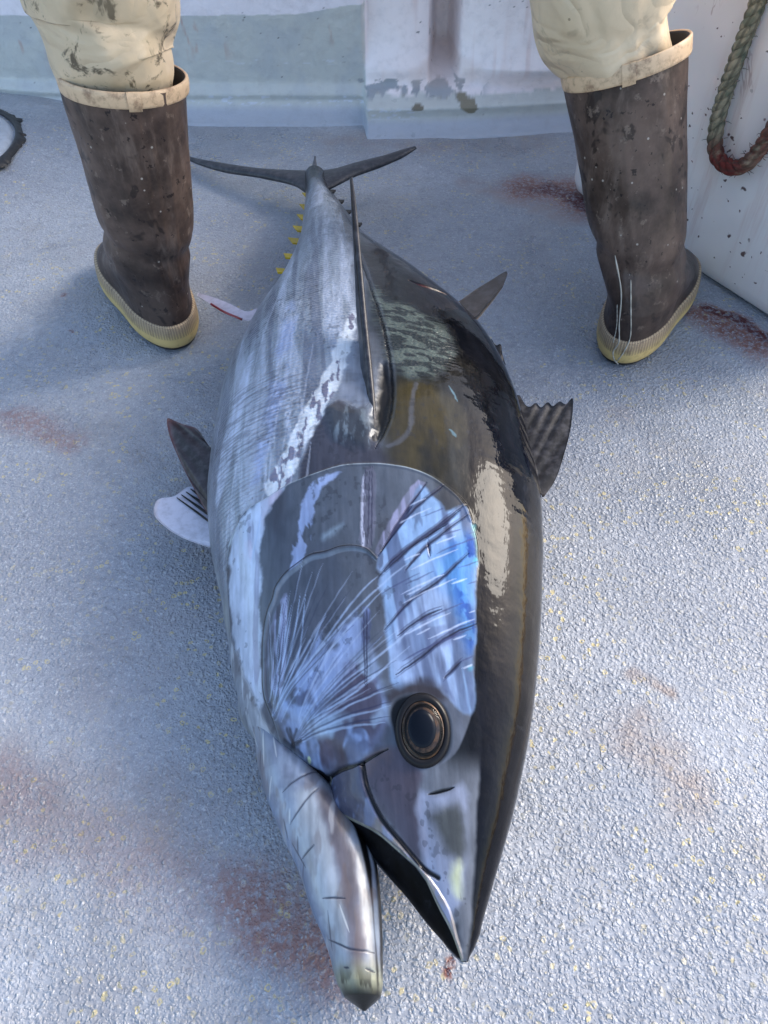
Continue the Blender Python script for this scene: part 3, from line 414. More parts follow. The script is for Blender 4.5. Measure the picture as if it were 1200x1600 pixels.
# ------------------------------------------------------------------ bulkhead
def bulkhead():
    xs = np.unique(np.concatenate([np.linspace(-3, -1.4, 20), np.linspace(-1.4, .7, 620), np.linspace(.7, 3, 24)]))
    zs = np.concatenate([np.linspace(-.005, .32, 150), np.linspace(.33, .95, 40)])
    X, Z = np.meshgrid(xs, zs, indexing='ij')
    left = ss(X, -.035, -.045)                       # grey painted part
    base = 1.86+.05*ss(X, -.4, -1.4)+.08*ss(X, -.75, -1.3)+.05*ss(X, 0, .6)
    cove = .075*(1-np.sqrt(np.clip(1-np.clip(1-Z/.075, 0, 1)**2, 0, 1)))
    Yl = base-cove-.01*np.exp(-((Z-.045)/.01)**2)
    # right part: low kick strip, sloping ledge, then two flared pillars with a recess between them
    kick = .055*(1-np.sqrt(np.clip(1-np.clip(1-Z/.03, 0, 1)**2, 0, 1)))
    ledge = .075*ss(Z, .042, .062)
    xm = .125+.25*0
    pil = .035*np.exp(-np.clip(Z-.06, 0, 1)/.05)*2.0
    rec = ss(X, .085-.10*np.exp(-np.clip(Z-.06, 0, 1)/.05)*0, .115)*ss(X, .205, .165)
    rec = ss(X, .098-.1*np.clip(Z-.1, 0, .3)*.3, .122)*ss(X, .170, .150)*ss(Z, .055, .10)
    bul = -.075*np.sin(np.clip((X-.165)/.40, 0, 1)*np.pi)**.6*ss(Z, .055, .10)
    bul2 = -.03*np.clip(1-((X-.02)/.09)**2, 0, 1)**.7*ss(Z, .055, .10)
    Yr = base-.035-kick+ledge+rec*.14+bul+bul2-pil*(1-rec*.4)+.012
    wch = ss(X, -.048, -.036)
    Yw = Yl*(1-wch)+Yr*wch
    Yw = Yw+.004*(fbm(X*9, Z*9, 4)-.5)+.0015*(fbm(X*60, Z*60, 6)-.5)
    n1 = fbm(X*60, Z*60, 21); n2 = fbm(X*18, Z*18, 22)
    grey = sr(200, 204, 200); white = sr(252, 244, 244); cov = sr(168, 176, 190)
    col = np.zeros(X.shape+(3,)); col[:] = grey
    def put(msk, c):
        nonlocal col; col = col*(1-msk[..., None])+np.asarray(c)*msk[..., None]
    put(ss(n2, .4, .7)*.4, sr(176, 184, 192))
    top = .198+.012*(X+.3)+.004*(n1-.5)+.016*ss(X, -.2, -.05)
    put(ss(Z, top-.001, top+.001)*(1-wch), sr(240, 236, 242))
    wz = .052+.007*(n1-.5)+.012*np.clip(fbm(X*9, Z*0+3, 5)-.5, 0, 1)
    rmask = ss(X, -.043+.004*(n1-.5), -.040+.004*(n1-.5))
    put(rmask, grey)
    put(rmask*ss(Z, wz, wz+.002), white)
    # chips of white paint off the kick, white scuffs, khaki primer patch
    chip = ss(fbm(X*30, Z*55, 33), .60, .63)*rmask*ss(Z, .05, .054)*ss(Z, .075, .07)*ss(X, .25, .2)
    put(chip, sr(156, 162, 168))
    sc = ss(fbm(X*70, Z*240, 35), .60, .66)*ss(Z, .020, .026)*ss(Z, .046, .040)*ss(fbm(X*5, Z*5, 3), .42, .55)*ss(X, .2, .1)*ss(X, -.6, -.35)
    put(sc*.8, sr(214, 220, 232))
    sc = ss(fbm(X*40, Z*300, 36), .62, .68)*ss(Z, .10, .104)*ss(Z, .114, .110)*(1-rmask)*ss(X, -.5, -.3); put(sc*.7, sr(214, 220, 228))
    for cx, cz, rx, rz, cc in ((.185, .043, .026, .008, sr(132, 126, 106)), (.075, .044, .010, .003, sr(120, 114, 98)), (.125, .060, .022, .006, sr(168, 174, 180)), (.0, .066, .045, .010, sr(160, 166, 172))):
        d = np.hypot((X-cx)/rx, (Z-cz)/rz)+2.2*(fbm(X*40, Z*70, 41)-.5); put(ss(d, 1.0, .93), cc)
        put(ss(d, 1.1, 1.02)*ss(d, .95, 1.02)*.5, sr(90, 90, 86))
    # smooth bluish cove at the foot
    put(ss(Z, .030, .012)*.85, cov)
    # rust weeps
    st = ss(fbm(X*55, Z*3, 51), .55, .75)*ss(fbm(X*8, Z*5, 52), .42, .62)*ss(Z, .06, .1)
    put(st*.26*rmask, sr(196, 150, 134)); put(st*.20*(1-rmask), sr(186, 140, 124))
    vs = ss(fbm(X*45, Z*11, 57), .66, .72)*ss(fbm(X*6, Z*5, 58), .55, .65)*(1-rmask)*ss(Z, .1, .15)
    put(vs*.6, sr(176, 112, 88))
    put(rec*rmask*.15, sr(176, 144, 134)); put(ss(np.hypot((X-.13)/.1, (Z-.085)/.035)+.8*(n2-.5), 1., .5)*rmask*.3*ss(Z, .055, .062), sr(206, 180, 164))
    spk = ss(fbm(X*170, Z*170, 61), .82, .86)*ss(n2, .45, .6); put(spk*.9, sr(50, 40, 42))
    V = np.stack([X, Yw, Z], -1)
    o = build('bulkhead', V, gridF(len(xs), len(zs)), M['paint'], attrs={'Col': col})
    tag(o, 'grey and white painted boat bulkhead with peeling kick strip behind the fish', 'wall')
    # rail cap and back so that it has thickness
    P = np.array([[-3, 2.02], [-1.3, 2.0], [-.4, 1.88], [.6, 1.93], [3, 1.93]])
    V = []
    for x, y in P: V += [[x, y-.04, .948], [x, y-.04, .985], [x, y+.16, .985], [x, y+.16, -.02]]
    F = []
    for i in range(len(P)-1):
        for j in range(3): F.append([i*4+j, i*4+j+1, i*4+j+5, i*4+j+4])
    build('rail_cap', V, F, M['plate'], o, smooth=False)
bulkhead()

# ------------------------------------------------------------------ rubber ring
def ring():
    c = np.array([-.985, 1.60]); t = empty('hatch_ring', (c[0], c[1], .03), 'ragged black rubber gasket ring round a grey deck plate at far left', 'hatch')
    n = 520; a = np.linspace(0, 2*np.pi, n, endpoint=False); jag = np.array([max(0, q)*.014 for q in (fbm(np.cos(a)*13+40, np.sin(a)*13+40, 4, 5)-.47)*3.2])*(np.cos(a) > -.4)*(np.sin(a) > -.35)
    V = []
    prof = [(-.010, 0, .002), (-.009, 0, .009), (-.004, 0, .011), (.000, .2, .009), (.004, 1, .0035), (.005, 1, .001)]
    for k in range(n):
        for dr, j, z in prof:
            r = .222+dr+j*jag[k]; V.append([c[0]+r*math.cos(a[k]), c[1]+r*math.sin(a[k]), .032+z])
    F = [list(f) for f in gridF(n, 6)]+[[(n-1)*6+j, (n-1)*6+j+1, j+1, j] for j in range(5)]
    build('gasket', V, F, M['black'], t)
    V = [[c[0], c[1], .043]]; F = []
    for r, z in ((.12, .043), (.2, .042), (.207, .034)):
        for k in range(72): V.append([c[0]+r*math.cos(k*math.pi/36), c[1]+r*math.sin(k*math.pi/36), z])
    for k in range(72):
        F.append([0, 1+k, 1+(k+1) % 72])
        for j in range(2): F.append([1+j*72+k, 1+(j+1)*72+k, 1+(j+1)*72+(k+1) % 72, 1+j*72+(k+1) % 72])
    build('plate', V, F, M['plate'], t)
ring()

# ------------------------------------------------------------------ white tote
def tote():
    c0 = np.array([.362, 1.493]); f = np.array([.522, -.853]); g = np.array([.853, .522]); Lf, Lg, H = .64, .7, .49
    t = empty('fish_tote', (float(c0[0]), float(c0[1]), 0), 'large white plastic fish tote splashed with blood beside the right boot', 'tote')
    def loop(z, inset, r=.04):
        pts = []
        cs = [(0, 0), (Lf, 0), (Lf, Lg), (0, Lg)]; dirs = [(1, 1), (-1, 1), (-1, -1), (1, -1)]; st = [math.pi, 1.5*math.pi, 0, .5*math.pi]
        for (u, v), (du, dv), s0 in zip(cs, dirs, st):
            cu = u+du*(inset+r); cv = v+dv*(inset+r)
            for k in range(9):
                an = s0+k*math.pi/16; pts.append([cu+r*math.cos(an), cv+r*math.sin(an)])
        out = []
        for i, p in enumerate(pts):
            q = pts[(i+1) % len(pts)]; L = math.dist(p, q); m = 12 if L > .1 else 1
            for k in range(m):
                u = p[0]+(q[0]-p[0])*k/m; v = p[1]+(q[1]-p[1])*k/m; w_ = c0+f*u+g*v; out.append([w_[0], w_[1], z])
        return out
    prof = [(.004, .03), (.004, .014), (.012, .005), (.03, 0), (.15, -.002), (.3, -.004), (.38, -.006), (H-.012, -.012), (H, -.006), (H, .03), (H-.012, .035), (H-.2, .04), (.1, .045)]
    V = []
    for z, i in prof: V += loop(z, i)
    n = len(V)//len(prof); F = [list(q) for q in gridF(len(prof), n, True)]; F.append(list(range(n))); F.append(list(range((len(prof)-1)*n, len(prof)*n))[::-1])
    build('tub', V, F, M['tote'], t)
    V = []
    for z, i in ((H-.05, -.022), (H-.055, -.034), (H+.012, -.036), (H+.018, -.02), (H+.005, .02)): V += loop(z, i)
    build('rim', V, [list(q) for q in gridF(5, n, True)], M['tote'], t)
tote()

def rope():
    pts = np.array(FE['rope']); pts[:, 0] -= .002
    top = pts[0]; pts = np.vstack([[top[0]-.002, top[1]+.002, .50], [top[0]-.002, top[1], .48], pts, [pts[-1][0]-.01, pts[-1][1]+.01, .45], [pts[-1][0]-.012, pts[-1][1]+.01, .50]])
    P = spline(pts, 520); T = np.gradient(P, axis=0); T /= np.linalg.norm(T, axis=1)[:, None]
    s = np.concatenate([[0], np.cumsum(np.linalg.norm(np.diff(P, axis=0), axis=1))])
    N = np.array([-.853, -.522, 0]); parts = []; att = []
    low = ss(P[:, 2], .245, .205)*.95; right = ss(P[:, 0], .545, .556)*ss(P[:, 2], .40, .25)*.8; bl = np.maximum(low, right)
    for k in range(3):
        ph = s/.042*2*np.pi+k*2*np.pi/3; B = np.cross(T, N); B /= np.linalg.norm(B, axis=1)[:, None]; A = np.cross(B, T)
        c = P+.0056*(np.cos(ph)[:, None]*A+np.sin(ph)[:, None]*B)
        v, f = tube(c, .0066, 12); parts.append((v, f))
        th = np.tile(np.linspace(0, 1, 12, endpoint=False), len(P)); att.append(np.stack([np.repeat(bl, 12), th*.3+np.repeat(s*8, 12), np.zeros(len(th))], -1))
    rs = np.random.RandomState(3)     # loose fibres
    for k in range(150):
        i = rs.randint(40, 470); a = rs.rand()*6.28; u = np.cross(T[i], N); u /= np.linalg.norm(u)
        d = math.cos(a)*u+math.sin(a)*N*.8; d = d+T[i]*rs.uniform(-1, 1); d /= np.linalg.norm(d)
        st = P[i]+d*.0125; v, f = tube([st, st+d*.004, st+d*.007+rs.randn(3)*.0015], [.0005, .0004, .0002], 4); parts.append((v, f)); att.append(np.tile([bl[i], .5, 0], (len(v), 1)))
    V, F = join(parts)
    tag(build('rope', V, F, M['rope'], attrs={'Col': np.vstack(att)}), 'frayed green twisted rope hanging in a loop with a blood-red bend on the tote', 'rope')
rope()

# ------------------------------------------------------------------ person straddling the tail
BZ = [0, .012, .03, .05, .065, .08, .095, .11, .13, .15, .18, .22, .28, .34, .385]
BB = [.006, .002, 0, 0, .001, .003, .005, .007, .008, .007, .003, -.002, -.006, -.009, -.010]
BF = [.283, .288, .290, .284, .270, .248, .222, .196, .172, .160, .154, .153, .155, .158, .160]
BW = [.055, .0575, .058, .058, .0575, .057, .0575, .059, .062, .065, .068, .072, .077, .081, .0845]
def boot_ring(z, B, grow=0., na=96):
    bk = np.interp(z, BZ, BB)-grow; fr = np.interp(z, BZ, BF)+grow; hw = np.interp(z, BZ, BW)+grow
    kk = ss(z, .13, .3); hw = hw*(1+kk*(B['ws']-1)); c = (bk+fr)/2; hl = (fr-bk)/2*(1+kk*(B['ws']-1)); a = np.linspace(0, 2*np.pi, na, endpoint=False)
    foot = 1-ss(z, .06, .13)
    u = c+hl*np.cos(a); v = hw*np.sign(np.sin(a))*np.abs(np.sin(a))**(1-.12*foot)
    v = v*(1+foot*(.06*np.cos(a)-.10*np.exp(-((np.cos(a)+.1)/.35)**2)))
    v = v+B['side']*foot*.25*(u-c)**2*-1
    k = np.clip((z-.09)/.295, 0, 1); lx = B['lean'][0]*k; ly = B['lean'][1]*k
    ph = B['phi']; fx, fy = math.sin(ph), math.cos(ph); rx, ry = math.cos(ph), -math.sin(ph)
    x = B['heel'][0]+fx*u+rx*v+lx; y = B['heel'][1]+fy*u+ry*v+ly
    zz = np.full(na, z)+k*B['tilt']*((x-x.mean()))+k*B['tilty']*((y-y.mean()))
    return np.stack([x, y, zz], -1), u, v
def boot(B, name_side, person):
    na = 128
    zs = np.concatenate([np.linspace(.034, .13, 40), np.linspace(.133, .385, 90)])
    V = []
    for z in zs:
        r, u, v = boot_ring(z, B, na=na)
        cen = r.mean(0); d = r-cen; d[:, 2] = 0; L = np.linalg.norm(d, axis=1)[:, None]; nn = d/L
        a = np.linspace(0, 2*np.pi, na, endpoint=False)
        wob = .0045*(fbm(np.cos(a)*1.6+7+B['side'], z*9+np.sin(a)*1.6, 12)-.5)*2
        cr = np.exp(-((z-.16-.018*np.cos(a+1))/.016)**2)*.006+np.exp(-((z-.125+.02*np.cos(a))/.010)**2)*.004*(np.cos(a) > -.2)
        seam = -.0012*np.exp(-((np.abs(a-np.pi)-.10)/.02)**2)*(z > .11)+.0016*np.exp(-((a-np.pi+.28)/.03)**2)*(z > .10)
        V.append(r+nn*((wob*ss(z, .05, .15)-cr+seam)[:, None]))
    V = np.array(V)
    up = build('boot', V, gridF(len(zs), na, True), M['boot'], person)
    # lining
    V2 = []
    for z, g in ((.386, .0), (.3875, -.002), (.385, -.004), (.36, -.0045), (.31, -.005), (.26, -.006)):
        V2.append(boot_ring(z, B, g, na)[0])
    build('lining', np.array(V2), gridF(len(V2), na, True), M['lining'], up)
    # cream binding at the top, with overlap tab
    V3 = []
    for z, g in ((.369, .0005), (.3695, .0026), (.372, .0032), (.382, .0032), (.3865, .0024), (.3885, .0004), (.388, -.0015), (.384, -.003)):
        V3.append(boot_ring(z, B, g, na)[0])
    build('top_trim', np.array(V3), gridF(len(V3), na, True), M['trim'], up)
    i0 = B['tab']; V4 = []
    for z, g in ((.3665, .0034), (.367, .0046), (.3885, .0048), (.3895, .0025), (.388, -.002)):
        V4.append(boot_ring(z, B, g, na)[0][i0:i0+5])
    build('trim_tab', np.array(V4), gridF(5, 5), M['trim'], up)
    # gum band and outsole
    V5 = []; at = []; pf = [(.008, .001), (.010, .0045), (.016, .0060), (.024, .0062), (.032, .0058), (.042, .0050), (.0475, .0040), (.049, .0014), (.050, -.001)]
    for z, g in pf:
        r, u, v = boot_ring(z, B, g, na); lift = .005*ss(u, .16, .29)
        r[:, 2] += lift; V5.append(r); at.append(np.stack([np.full(na, (z-.008)/.042), ss(u, .34, .24)*1., np.linspace(0, 1, na)], -1))
    build('sole_band', np.array(V5), gridF(len(pf), na, True), M['sole'], up, attrs={'Col': np.array(at)})
    V6 = []
    for z, g in ((.0005, -.006), (.0005, -.001), (.003, .0020), (.010, .0024), (.0115, .0)): V6.append(boot_ring(z, B, g, na)[0])
    F = [list(q) for q in gridF(len(V6), na, True)]+[list(range(na))]
    build('outsole', np.array(V6).reshape(-1, 3), F, M['outsole'], up)
    return up
LB = dict(heel=(-.314, .984), phi=-.576, lean=(.029, -.012), side=1, tilt=-.09, tilty=-.11, ws=.907, tab=66)
RB = dict(heel=(.352, .9466), phi=.57, lean=(-.079, .0903), side=-1, tilt=.36, tilty=-.25, ws=.884, tab=54)
def person():
    t = empty('person', (.02, 1.1, 0), 'person in stained cream oilskin trousers and brown rubber boots straddling the fish', 'person')
    parts = []; att = []
    hipz = .93
    def leg(pts, dirt, sd, tuck):
        P = spline([p[:3] for p in pts], 150); R = np.stack([np.interp(np.linspace(0, len(pts)-1, 150), range(len(pts)), [p[k] for p in pts]) for k in (3, 4)], -1)
        v, f = tube(P, [tuple(r) for r in R], 96); v = v.reshape(150, 96, 3); cen = v.mean(1, keepdims=True); d = v-cen; d /= np.linalg.norm(d, axis=2)[..., None]
        a = np.linspace(0, 2*np.pi, 96, endpoint=False)[None]; z = P[:, 2][:, None]
        w_ = .022*(fbm(np.cos(a)*1.7+z*1+sd, np.sin(a)*1.7+z*5, sd, 3)-.5)
        fold = .008*np.sin(z*60+np.cos(a+sd)*3.2+2*fbm(np.cos(a)*2, np.sin(a)*2+z*4, sd))*np.exp(-((z-.40)/.05)**2)
        v = v+d*((w_+fold)*ss(z, .37, .41))[..., None]; v = v.reshape(-1, 3)
        parts.append((v, f)); aa = np.zeros((len(v), 3)); aa[:, 0] = dirt; att.append(aa)
    leg([(-.340, 1.04, .27, .04, .04), (-.335, 1.037, .33, .050, .050), (-.330, 1.036, .382, .064, .060), (-.336, 1.037, .41, .078, .072), (-.334, 1.05, .45, .086, .078), (-.325, 1.06, .52, .090, .084), (-.26, 1.14, .66, .09, .09), (-.13, 1.22, .86, .10, .105), (-.08, 1.24, .95, .09, .10)], .9, 3, 0)
    leg([(.345, 1.075, .27, .04, .04), (.330, 1.085, .33, .050, .050), (.312, 1.095, .385, .062, .058), (.290, 1.095, .415, .083, .074), (.273, 1.10, .45, .091, .080), (.255, 1.12, .52, .096, .086), (.22, 1.16, .66, .09, .09), (.13, 1.22, .86, .10, .105), (.09, 1.24, .95, .09, .10)], .12, 8, 0)
    # seat and waist of the trousers
    rows = []
    for z, rx, ry in ((.84, .03, .03), (.85, .10, .07), (.88, .16, .115), (.94, .185, .13), (1.0, .18, .125), (1.06, .165, .115), (1.07, .16, .11), (1.065, .10, .07)):
        a = np.linspace(0, 2*np.pi, 64, endpoint=False); rows.append(np.stack([.01+rx*np.cos(a), 1.23+ry*np.sin(a), np.full(64, z)], -1))
    v = np.vstack(rows); f = [list(q) for q in gridF(len(rows), 64, True)]+[list(range(64))[::-1], list(range(7*64, 8*64))]
    parts.append((v, f)); att.append(np.full((len(v), 3), .3))
    V, F = join(parts)
    build('trousers', V, F, M['trouser'], t, attrs={'Col': np.vstack(att)})
    boot(LB, 'l', t); rb = boot(RB, 'r', t)
    for seq, wd in (([(66, .17), (65, .12), (66, .075), (64, .05), (65, .03), (64, .016), (62, .008)], .0011), ([(60, .14), (61, .10), (60, .06), (61, .035), (63, .012)], .0009), ([(68, .10), (67, .07), (66, .045)], .0007)):
        pts = [boot_ring(z, RB, .0065 if z < .052 else .0012, 128)[0][i] for i, z in seq]
        v, f = tube(spline(pts, 60), [wd*(.6+.6*abs(math.sin(k*.5))) for k in range(60)], 8); build('slime_string', v, f, M['slime'], rb)
person()

# ------------------------------------------------------------------ the fish
RHO = math.radians(9); DD = np.array([math.cos(RHO), 0, math.sin(RHO)]); LL = np.array([-math.sin(RHO), 0, math.cos(RHO)])
def prof(S, n, Y=None):
    Ys = np.array(S['Y'])
    if Y is None:
        z = np.array(S['zc']); c, s = math.cos(math.radians(50)), math.sin(math.radians(50))
        g = lambda k: np.interp(Y, Ys, S[k])
        key = np.arctan2(.77-z, Ys)            # rows of even apparent size: dense at the near head, sparser at the tail
        Y = np.interp(np.linspace(key.max(), key.min(), n), key[::-1], Ys[::-1])
    g = lambda k: np.interp(Y, Ys, S[k])
    Yd = np.linspace(Ys[0], Ys[-1], 1400); sg0 = 1400/(Ys[-1]-Ys[0])
    def sm(k):
        sg = sg0*(.007 if k == 'xL' else .018)
        v = np.interp(Yd, Ys, S[k]); w0 = int(sg*3); kr = np.exp(-.5*(np.arange(-w0, w0+1)/sg)**2); kr /= kr.sum()
        u = np.convolve(np.pad(v, w0, mode='reflect', reflect_type='odd'), kr, 'valid'); e = ss(Yd, Ys[0]+.004, Ys[0]+.05)
        return np.interp(Y, Yd, v*(1-e)+u*e)
    xL, xR = sm('xL'), sm('xR'); a = np.maximum((xR-xL)/2, .0012)
    return Y, (xL+xR)/2, sm('zc'), a, np.maximum(sm('b'), .0012)
def skin(S, n, m):
    Y, cx, zc, a, b = prof(S, n)
    tu = np.linspace(-.45, math.pi+.45, m); tl = np.linspace(math.pi+.45, 2*math.pi-.45, m//4)[1:-1]; t = np.concatenate([tu, tl])
    Ce = np.stack([cx, Y, zc], -1)
    V = Ce[:, None]+DD*(a[:, None]*np.cos(t))[..., None]+LL*(b[:, None]*np.sin(t))[..., None]
    N = DD*(b[:, None]*np.cos(t))[..., None]+LL*(a[:, None]*np.sin(t))[..., None]; N /= np.linalg.norm(N, axis=2)[..., None]
    return V, N, np.broadcast_to(t, V.shape[:2])
class Coat:
    """paint layers in the fish's own side-view coordinates (metres along body, metres across)"""
    def __init__(s, V, t):
        s.V = V; s.y = V[..., 1]; s.q = V@DD; s.t = t; sh = s.y.shape
        s.c = np.zeros(sh+(3,)); s.m = np.zeros(sh); s.r = np.full(sh, .3); s.s = np.zeros(sh); s.h = np.zeros(sh); s.sp = np.full(sh, .36)
        s.up = np.sin(t) > -.55
    def put(s, k, c=None, metal=None, rough=None, scale=None):
        r = np.nonzero((k > 0).any(axis=1))[0]
        if not len(r): return
        sl_ = slice(r[0], r[-1]+1); k = np.clip(k[sl_], 0, 1)*s.up[sl_]
        if c is not None: s.c[sl_] = s.c[sl_]*(1-k[..., None])+np.asarray(c)*k[..., None]
        for arr, v in ((s.m, metal if metal is None else metal*.45), (s.r, rough), (s.s, scale)):
            if v is not None: arr[sl_] = arr[sl_]*(1-k)+v*k
    def final(s): return (np.clip(s.c, 0, 1)**1.24*np.array([1.06, 1.09, 1.0])).reshape(-1, 3)
    def rows(s, lo, hi):
        yr = s.y[:, 0]; r = np.nonzero((yr > lo) & (yr < hi))[0]
        return slice(r[0], r[-1]+1) if len(r) else None
    def poly(s, p, soft=.004, ragged=0., freq=60, seed=1, grow=0., smooth=1):
        p = np.array(p, float)
        for _ in range(smooth):
            n = np.roll(p, -1, 0); p = np.stack([p*.75+n*.25, p*.25+n*.75], 1).reshape(-1, 2)
        out = np.zeros(s.y.shape); sl_ = s.rows(p[:, 0].min()-.03, p[:, 0].max()+.03)
        if sl_ is None: return out
        y0, q0 = s.y[sl_], s.q[sl_]; y, q = y0, q0
        if ragged:
            y = y0+ragged*2*(fbm(y0*freq, q0*freq, seed)-.5); q = q0+ragged*2*(fbm(y0*freq, q0*freq, seed+5)-.5)
        out[sl_] = ss(polysd(y, q, p)+grow, -soft/2, soft/2); return out
    def line(s, p, wd, taper=True, ragged=.0, seed=2):
        p = np.array(p, float)
        if len(p) > 2: p = spline(p, len(p)*3)
        out = np.zeros(s.y.shape); sl_ = s.rows(p[:, 0].min()-.012, p[:, 0].max()+.012)
        if sl_ is None: return out
        Y0, Q0 = s.y[sl_], s.q[sl_]; k = (Q0 > p[:, 1].min()-.012) & (Q0 < p[:, 1].max()+.012)
        if not k.any(): return out
        y, q = Y0[k], Q0[k]
        if ragged: y = y+ragged*2*(fbm(y*90, q*90, seed)-.5); q = q+ragged*2*(fbm(y*90, q*90, seed+4)-.5)
        d, f = segdist(y, q, p); wd = max(wd, .0011); ww = wd*(np.sin(np.clip(f, .02, .98)*np.pi)**.5 if taper else 1)
        o = out[sl_]; o[k] = ss(d, ww, ww*.25); out[sl_] = o
        return out
SIL, LAV, GREY, BLUE = sr(176, 182, 205), sr(186, 182, 206), sr(94, 100, 116), sr(140, 172, 225)
def paint_body(V, t):
    P = Coat(V, t); y, q = P.y, P.q; w_ = np.cos(t)
    n1 = fbm(y*9, q*26, 1); n2 = fbm(y*40, q*40, 2); n3 = fbm(y*110, q*30, 3); n4 = fbm(y*24, q*130, 9)
    f = ss(w_+.25*(n1-.5), -.05, .30)
    P.c[:] = sr(142, 148, 166); P.m[:] = .35; P.r[:] = .3
    P.put(ss(n2, .35, .7)*.5, sr(166, 172, 194)); P.put(ss(n3, .5, .7)*.35, sr(112, 116, 132))
    P.put(f, sr(48, 52, 58), .1, .16); P.put(ss(w_, .30, .60), sr(16, 19, 27), 0., .08)
    P.put(ss(w_+.2*(n1-.5), -.86, -.97), sr(150, 154, 162), .2, .35)
    tail = ss(y, .88, 1.15); P.put(tail*.65, sr(84, 90, 102), .3, .28); P.put(tail*ss(w_, .3, .75), sr(44, 48, 56)); P.put(ss(y, 1.22, 1.36), sr(60, 62, 70))
    # silver belly and its streaks
    k = P.poly(FE['belly'], .03, .006); P.put(k*.9, sr(160, 167, 184), .35, .28, 1.)
    lon = fbm(y*6, q*70+y*6, 14); P.put(k*ss(lon, .5, .62)*.7, sr(190, 196, 218)); P.put(k*ss(lon, .46, .36)*.5, sr(112, 116, 138))
    k = P.poly(FE['streakB'], .012, .006); P.put(k*ss(n2, .3, .6)*.8, sr(180, 190, 226), .3)
    k = P.poly(FE['streakC'], .006, .003); P.put(k*.8, sr(196, 202, 226), .25)
    k = P.poly(FE['brownplate'], .006, .002); P.put(k, sr(84, 84, 98), .2, .22); P.put(k*ss(n1, .45, .7)*.5, sr(80, 78, 88))  # dark brown reflection on mid flank, painted into the skin colour
    k = P.poly(FE['olive'], .03, .006); P.put(k*.95, sr(54, 52, 47), .05, .14); P.put(k*ss(fbm(y*14, q*20, 6), .45, .62)*.6, sr(92, 82, 56)); P.put(k*ss(n1, .55, .7)*.4, sr(84, 86, 92))  # reflected dark behind the gill cover, painted as olive-brown base colour
    k = P.poly(FE['green'], .022, .008); sc = ss(fbm(y*210+q*30, q*85, 4, 2), .40, .62); P.put(k*.9, sr(72, 78, 82), .2, .3, 1.)
    P.put(k*ss(sc*fbm(y*26, q*40, 9), .15, .45)*.55, sr(120, 130, 128), .2); P.put(k*ss(sc, .35, .05)*.4, sr(44, 52, 56))
    k = P.poly(FE['whiteStreak'], .004, .006, 75); rag = ss(fbm(y*55, q*150, 17)+.25*(n2-.5), .36, .44); P.put(k*rag, sr(216, 220, 234), .25, .28, .5); P.put(k*(1-rag), sr(140, 138, 160))
    for i in range(16):       # long scuffs on the flank
        rs = np.random.RandomState(100+i); y0 = rs.uniform(.42, .85); q0 = rs.uniform(-.19, -.04); L_ = rs.uniform(.05, .22); sl_ = rs.uniform(-.28, -.02)
        P.put(P.line([[y0, q0], [y0+L_, q0-sl_*L_*.6]], rs.uniform(.0008, .0024), True, .001)*.4*ss(q0*np.ones_like(q), .02, -.02), sr(206, 210, 232))
    for i in range(26):
        rs = np.random.RandomState(300+i); y0 = rs.uniform(.8, 1.2); q0 = rs.uniform(-.13, .03); L_ = rs.uniform(.03, .16)
        P.put(P.line([[y0, q0], [y0+L_, q0-rs.uniform(.0, .25)*L_]], rs.uniform(.0008, .002), True, .001)*.4, sr(160, 170, 190))
    P.put(P.line(FE['whiteStreak'][:2], .004)*0, SIL)
    # fine scale rows seen as pale and dark ticks
    k = P.poly(FE['belly'], .04, .01, grow=-.01); tick = fbm(y*430, q*60, 31, 2); P.put(k*ss(tick, .5, .62)*ss(fbm(y*12, q*12, 32), .42, .62)*.4, sr(96, 98, 116))
    # fold behind the pectoral fin
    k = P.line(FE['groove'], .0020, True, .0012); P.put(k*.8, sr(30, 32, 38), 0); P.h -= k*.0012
    k = P.line([[a_, b_+.004] for a_, b_ in FE['groove']], .0022, True); P.put(k*.2, sr(120, 130, 148), .3)
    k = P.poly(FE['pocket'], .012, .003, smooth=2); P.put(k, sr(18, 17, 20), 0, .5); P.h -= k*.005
    k = P.poly(FE['shoulder'], .018, .006, smooth=2); P.put(k*.9, sr(84, 88, 98), .3, .25); P.put(k*ss(fbm(y*50, q*180, 8), .5, .66)*.7, sr(150, 162, 178), .4); P.h += k*.003
    k = P.line(FE['foldline'], .0035, False, .002); P.put(k*.55, sr(112, 114, 128), .2)  # ragged pale grey line, colour only, no relief
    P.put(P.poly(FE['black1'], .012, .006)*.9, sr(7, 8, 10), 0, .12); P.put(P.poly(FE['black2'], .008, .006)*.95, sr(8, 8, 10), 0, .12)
    P.put(P.line(FE['cut'], .004, True, .002), sr(88, 28, 34), 0, .4); P.h -= P.line(FE['cut'], .004)*.002
    for p0, p1 in (((.62, .105), (.60, .112)), ((.56, .10), (.55, .108))): P.put(P.line([p0, p1], .0022, True, .003)*.6, sr(128, 160, 180), .3)
    # gill cover
    op = P.poly(FE['op_in'], .002, smooth=3); P.put(op, GREY, .25, .24, 0.); P.put(op*ss(n1, .45, .7)*.6, sr(72, 70, 82)); P.put(op*ss(q+.2*(n1-.5), .05, .1)*.8, sr(62, 58, 58))
    P.put(op*ss(y, .42, .30)*.5, sr(104, 108, 128)); P.put(op*ss(fbm(y*7, q*16, 95), .4, .65)*.45, sr(112, 118, 132))
    wb = P.poly(FE['whiteband'], .006, .005, 90); P.put(wb, sr(192, 202, 228), .3, .25); P.put(wb*ss(fbm(y*16, q*110, 44), .58, .7)*.5, sr(130, 130, 160)); P.put(wb*ss(fbm(y*14, q*40, 45), .6, .72)*.5, sr(206, 186, 208))
